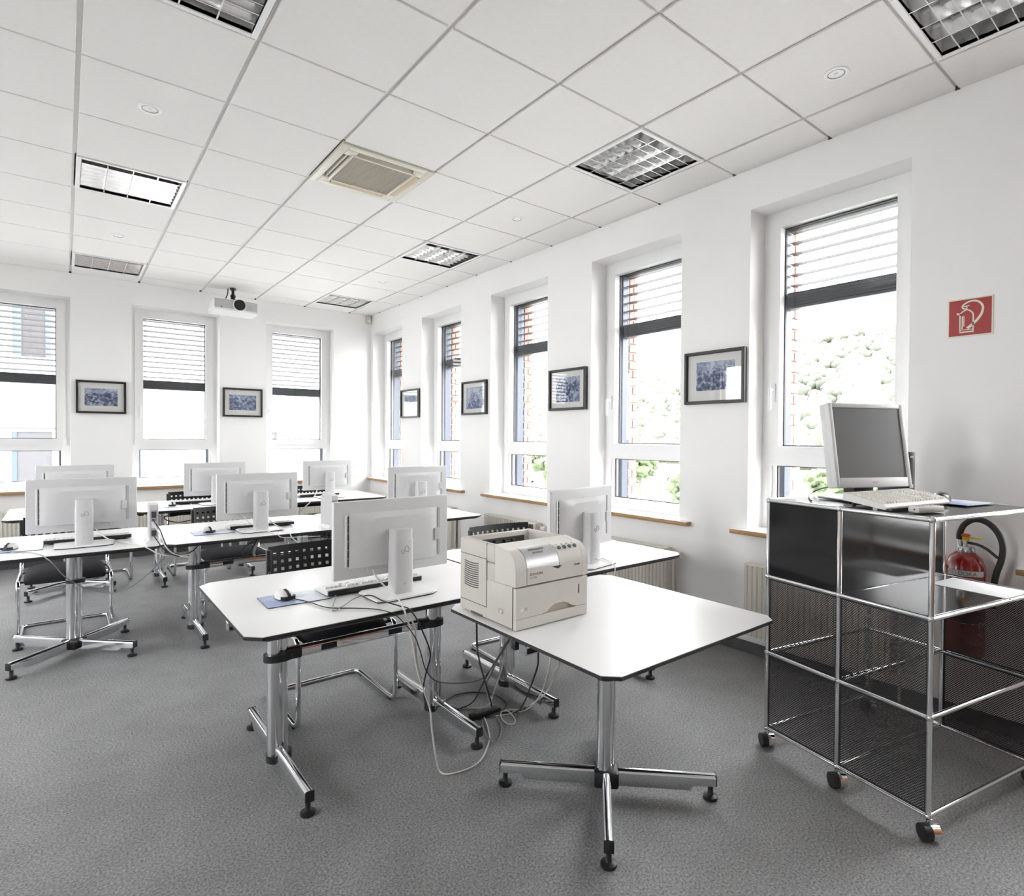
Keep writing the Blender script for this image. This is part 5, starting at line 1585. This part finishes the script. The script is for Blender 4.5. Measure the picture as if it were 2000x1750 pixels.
def tree(label, x, y, zc, r, name='round_tree'):
    t = thing(name, label, 'tree', (x, y, GZ), 0, 'trees and shrubs outside')
    rnd = random.Random(label); mb = MB()
    for k in range(46):
        d = Vector((rnd.gauss(0, 1), rnd.gauss(0, 1), rnd.gauss(0, 1))).normalized() * r * rnd.random() ** .4
        blob(mb, (d.x, d.y, zc - GZ + d.z * .85), r * rnd.uniform(.16, .34), rnd, .8, .35)
    mb.build('crown', 'leaf', t, flat=True)
    MB().cyl((0, 0, 0), (0, 0, zc - GZ - r * .3), .09, .06, 10).build('trunk', 'bark', t)
    return t
tree('small round tree outside the window between the nearest pictures', 27.6, 25.3, -.35, 1.25)
tree('small round tree outside the third window from the fire sign', 22.6, 29.5, -.2, 1.2)
tree('leafy tree at the right side of the second window outside', 21.5, 16.6, -1.0, 1.5)
tree('low shrub near the pane of the second window outside', 15.2, 12.3, -1.5, 1.0, 'shrub')
tree('green hedge shrub outside below the nearest window', 25.0, 11.0, -.9, 1.5, 'shrub')
tree('second hedge shrub outside below the nearest window', 30.5, 12.6, -.8, 1.5, 'shrub')
tree('broad tree outside behind the grey monitor', 36.0, 13.0, .8, 3.2)
tree('bushy tree outside in the corner-side windows', 12.0, 26.0, -1.2, 1.5)

def car(label, x, y, rz):
    t = thing('parked_car', label, 'car', (x, y, GZ), rz, 'parked cars')
    prof = [(-2.1, .35), (-2.15, .75), (-1.95, .95), (-1.3, 1.02), (-.75, 1.42), (.65, 1.45), (1.35, 1.05), (2.0, .9), (2.15, .6), (2.1, .3)]
    MB().prism(prof, -.82, .82, 'y').build('body', 'car_white', t, flat=True)
    MB().prism([(-1.15, 1.03), (-.72, 1.36), (.6, 1.39), (1.2, 1.05)], -.825, .825, 'y').build('side_windows', 'car_glass', t, flat=True)
    for sx in (-1.35, 1.35):
        for q in (-1, 1):
            w = MB().cyl((sx, q * .70, .31), (sx, q * .84, .31), .31, n=20).build('wheel', 'tyre', t)
            MB().cyl((sx, q * .835, .31), (sx, q * .846, .31), .19, n=14).build('hub_cap', 'silver_plastic', w)
    return t
car('white car parked outside the window between the nearest pictures', 36.2, 31.0, math.radians(-52))
car('silver-white car parked outside the third window', 27.5, 35.2, math.radians(-48))

lp = thing('street_lamp', 'dark street lamp post outside the second window', 'lamp post', (16.9, 13.9, GZ))
MB().cyl((0, 0, 0), (0, 0, 3.75), .06, .05, 12).build('post', 'lamp_steel', lp)
MB().lathe([(.04, 3.72), (.07, 3.76), (.34, 3.98), (.36, 4.0), (.34, 4.02), (.02, 4.03)], n=20).build('lamp_head', 'lamp_steel', lp)
fp = thing('flagpole', 'white flagpole outside the nearest window', 'flagpole', (28.2, 14.6, GZ))
MB().cyl((0, 0, 0), (0, 0, 5.6), .13, .09, 12).build('pole', 'facade_white', fp); MB().sphere((0, 0, 5.65), .12, 8).build('finial', 'facade_white', fp)

# neighbouring white house behind the back windows
nb = thing('neighbour_house', 'white rendered house seen through the back windows', 'building', (0, 16.0, GZ))
MB().box(-14, 7.0, 0, 8, 0, 9.0).build('wall', 'facade_white', nb, flat=True)
def nb_window(x0, x1, z0, z1, m, blue=None):
    f = MB(); ring(f, x0 - .06, x1 + .06, z0 - GZ - .06, z1 - GZ + .06, .06, -.05, .0)
    f = f.build('window', 'facade_white', nb, flat=True)
    MB().box(x0, x1, -.02, -.005, z0 - GZ, z1 - GZ).build('pane', m, f, flat=True)
    if blue:
        MB().box(x0, x0 + blue, -.04, -.021, z0 - GZ, z1 - GZ).build('reveal_strip', 'shutter_blue', f, flat=True)
    return f
f = nb_window(-4.05, -3.40, 3.12, 4.55, 'curtain_grey', .15)
MB().box(-3.50, -3.401, -.04, -.021, 3.12 - GZ, 4.55 - GZ).build('reveal_strip', 'shutter_blue', f, flat=True)
nb_window(-4.07, -3.39, -.4, 1.47, 'panel_grey', .085)
MB().box(-4.25, -3.2, -.09, 0, 1.53 - GZ, 1.57 - GZ).build('drip_ledge', 'panel_grey', nb, flat=True)
MB().cyl((-1.775, -.06, 0), (-1.775, -.06, 1.3 - GZ), .04, n=10).build('down_pipe', 'shutter_blue', nb)
nb_window(1.25, 1.40, 1.1, 1.52, 'panel_grey')
for x in (-7.6, -10.8):
    nb_window(x, x + 1.0, 3.1, 4.5, 'curtain_grey'); nb_window(x, x + 1.0, 0, 1.5, 'curtain_grey')
MB().prism([(-.4, 9.0), (8.4, 9.0), (4, 11.5)], -14.4, 7.4, 'x').build('roof', 'brick', nb, flat=True)
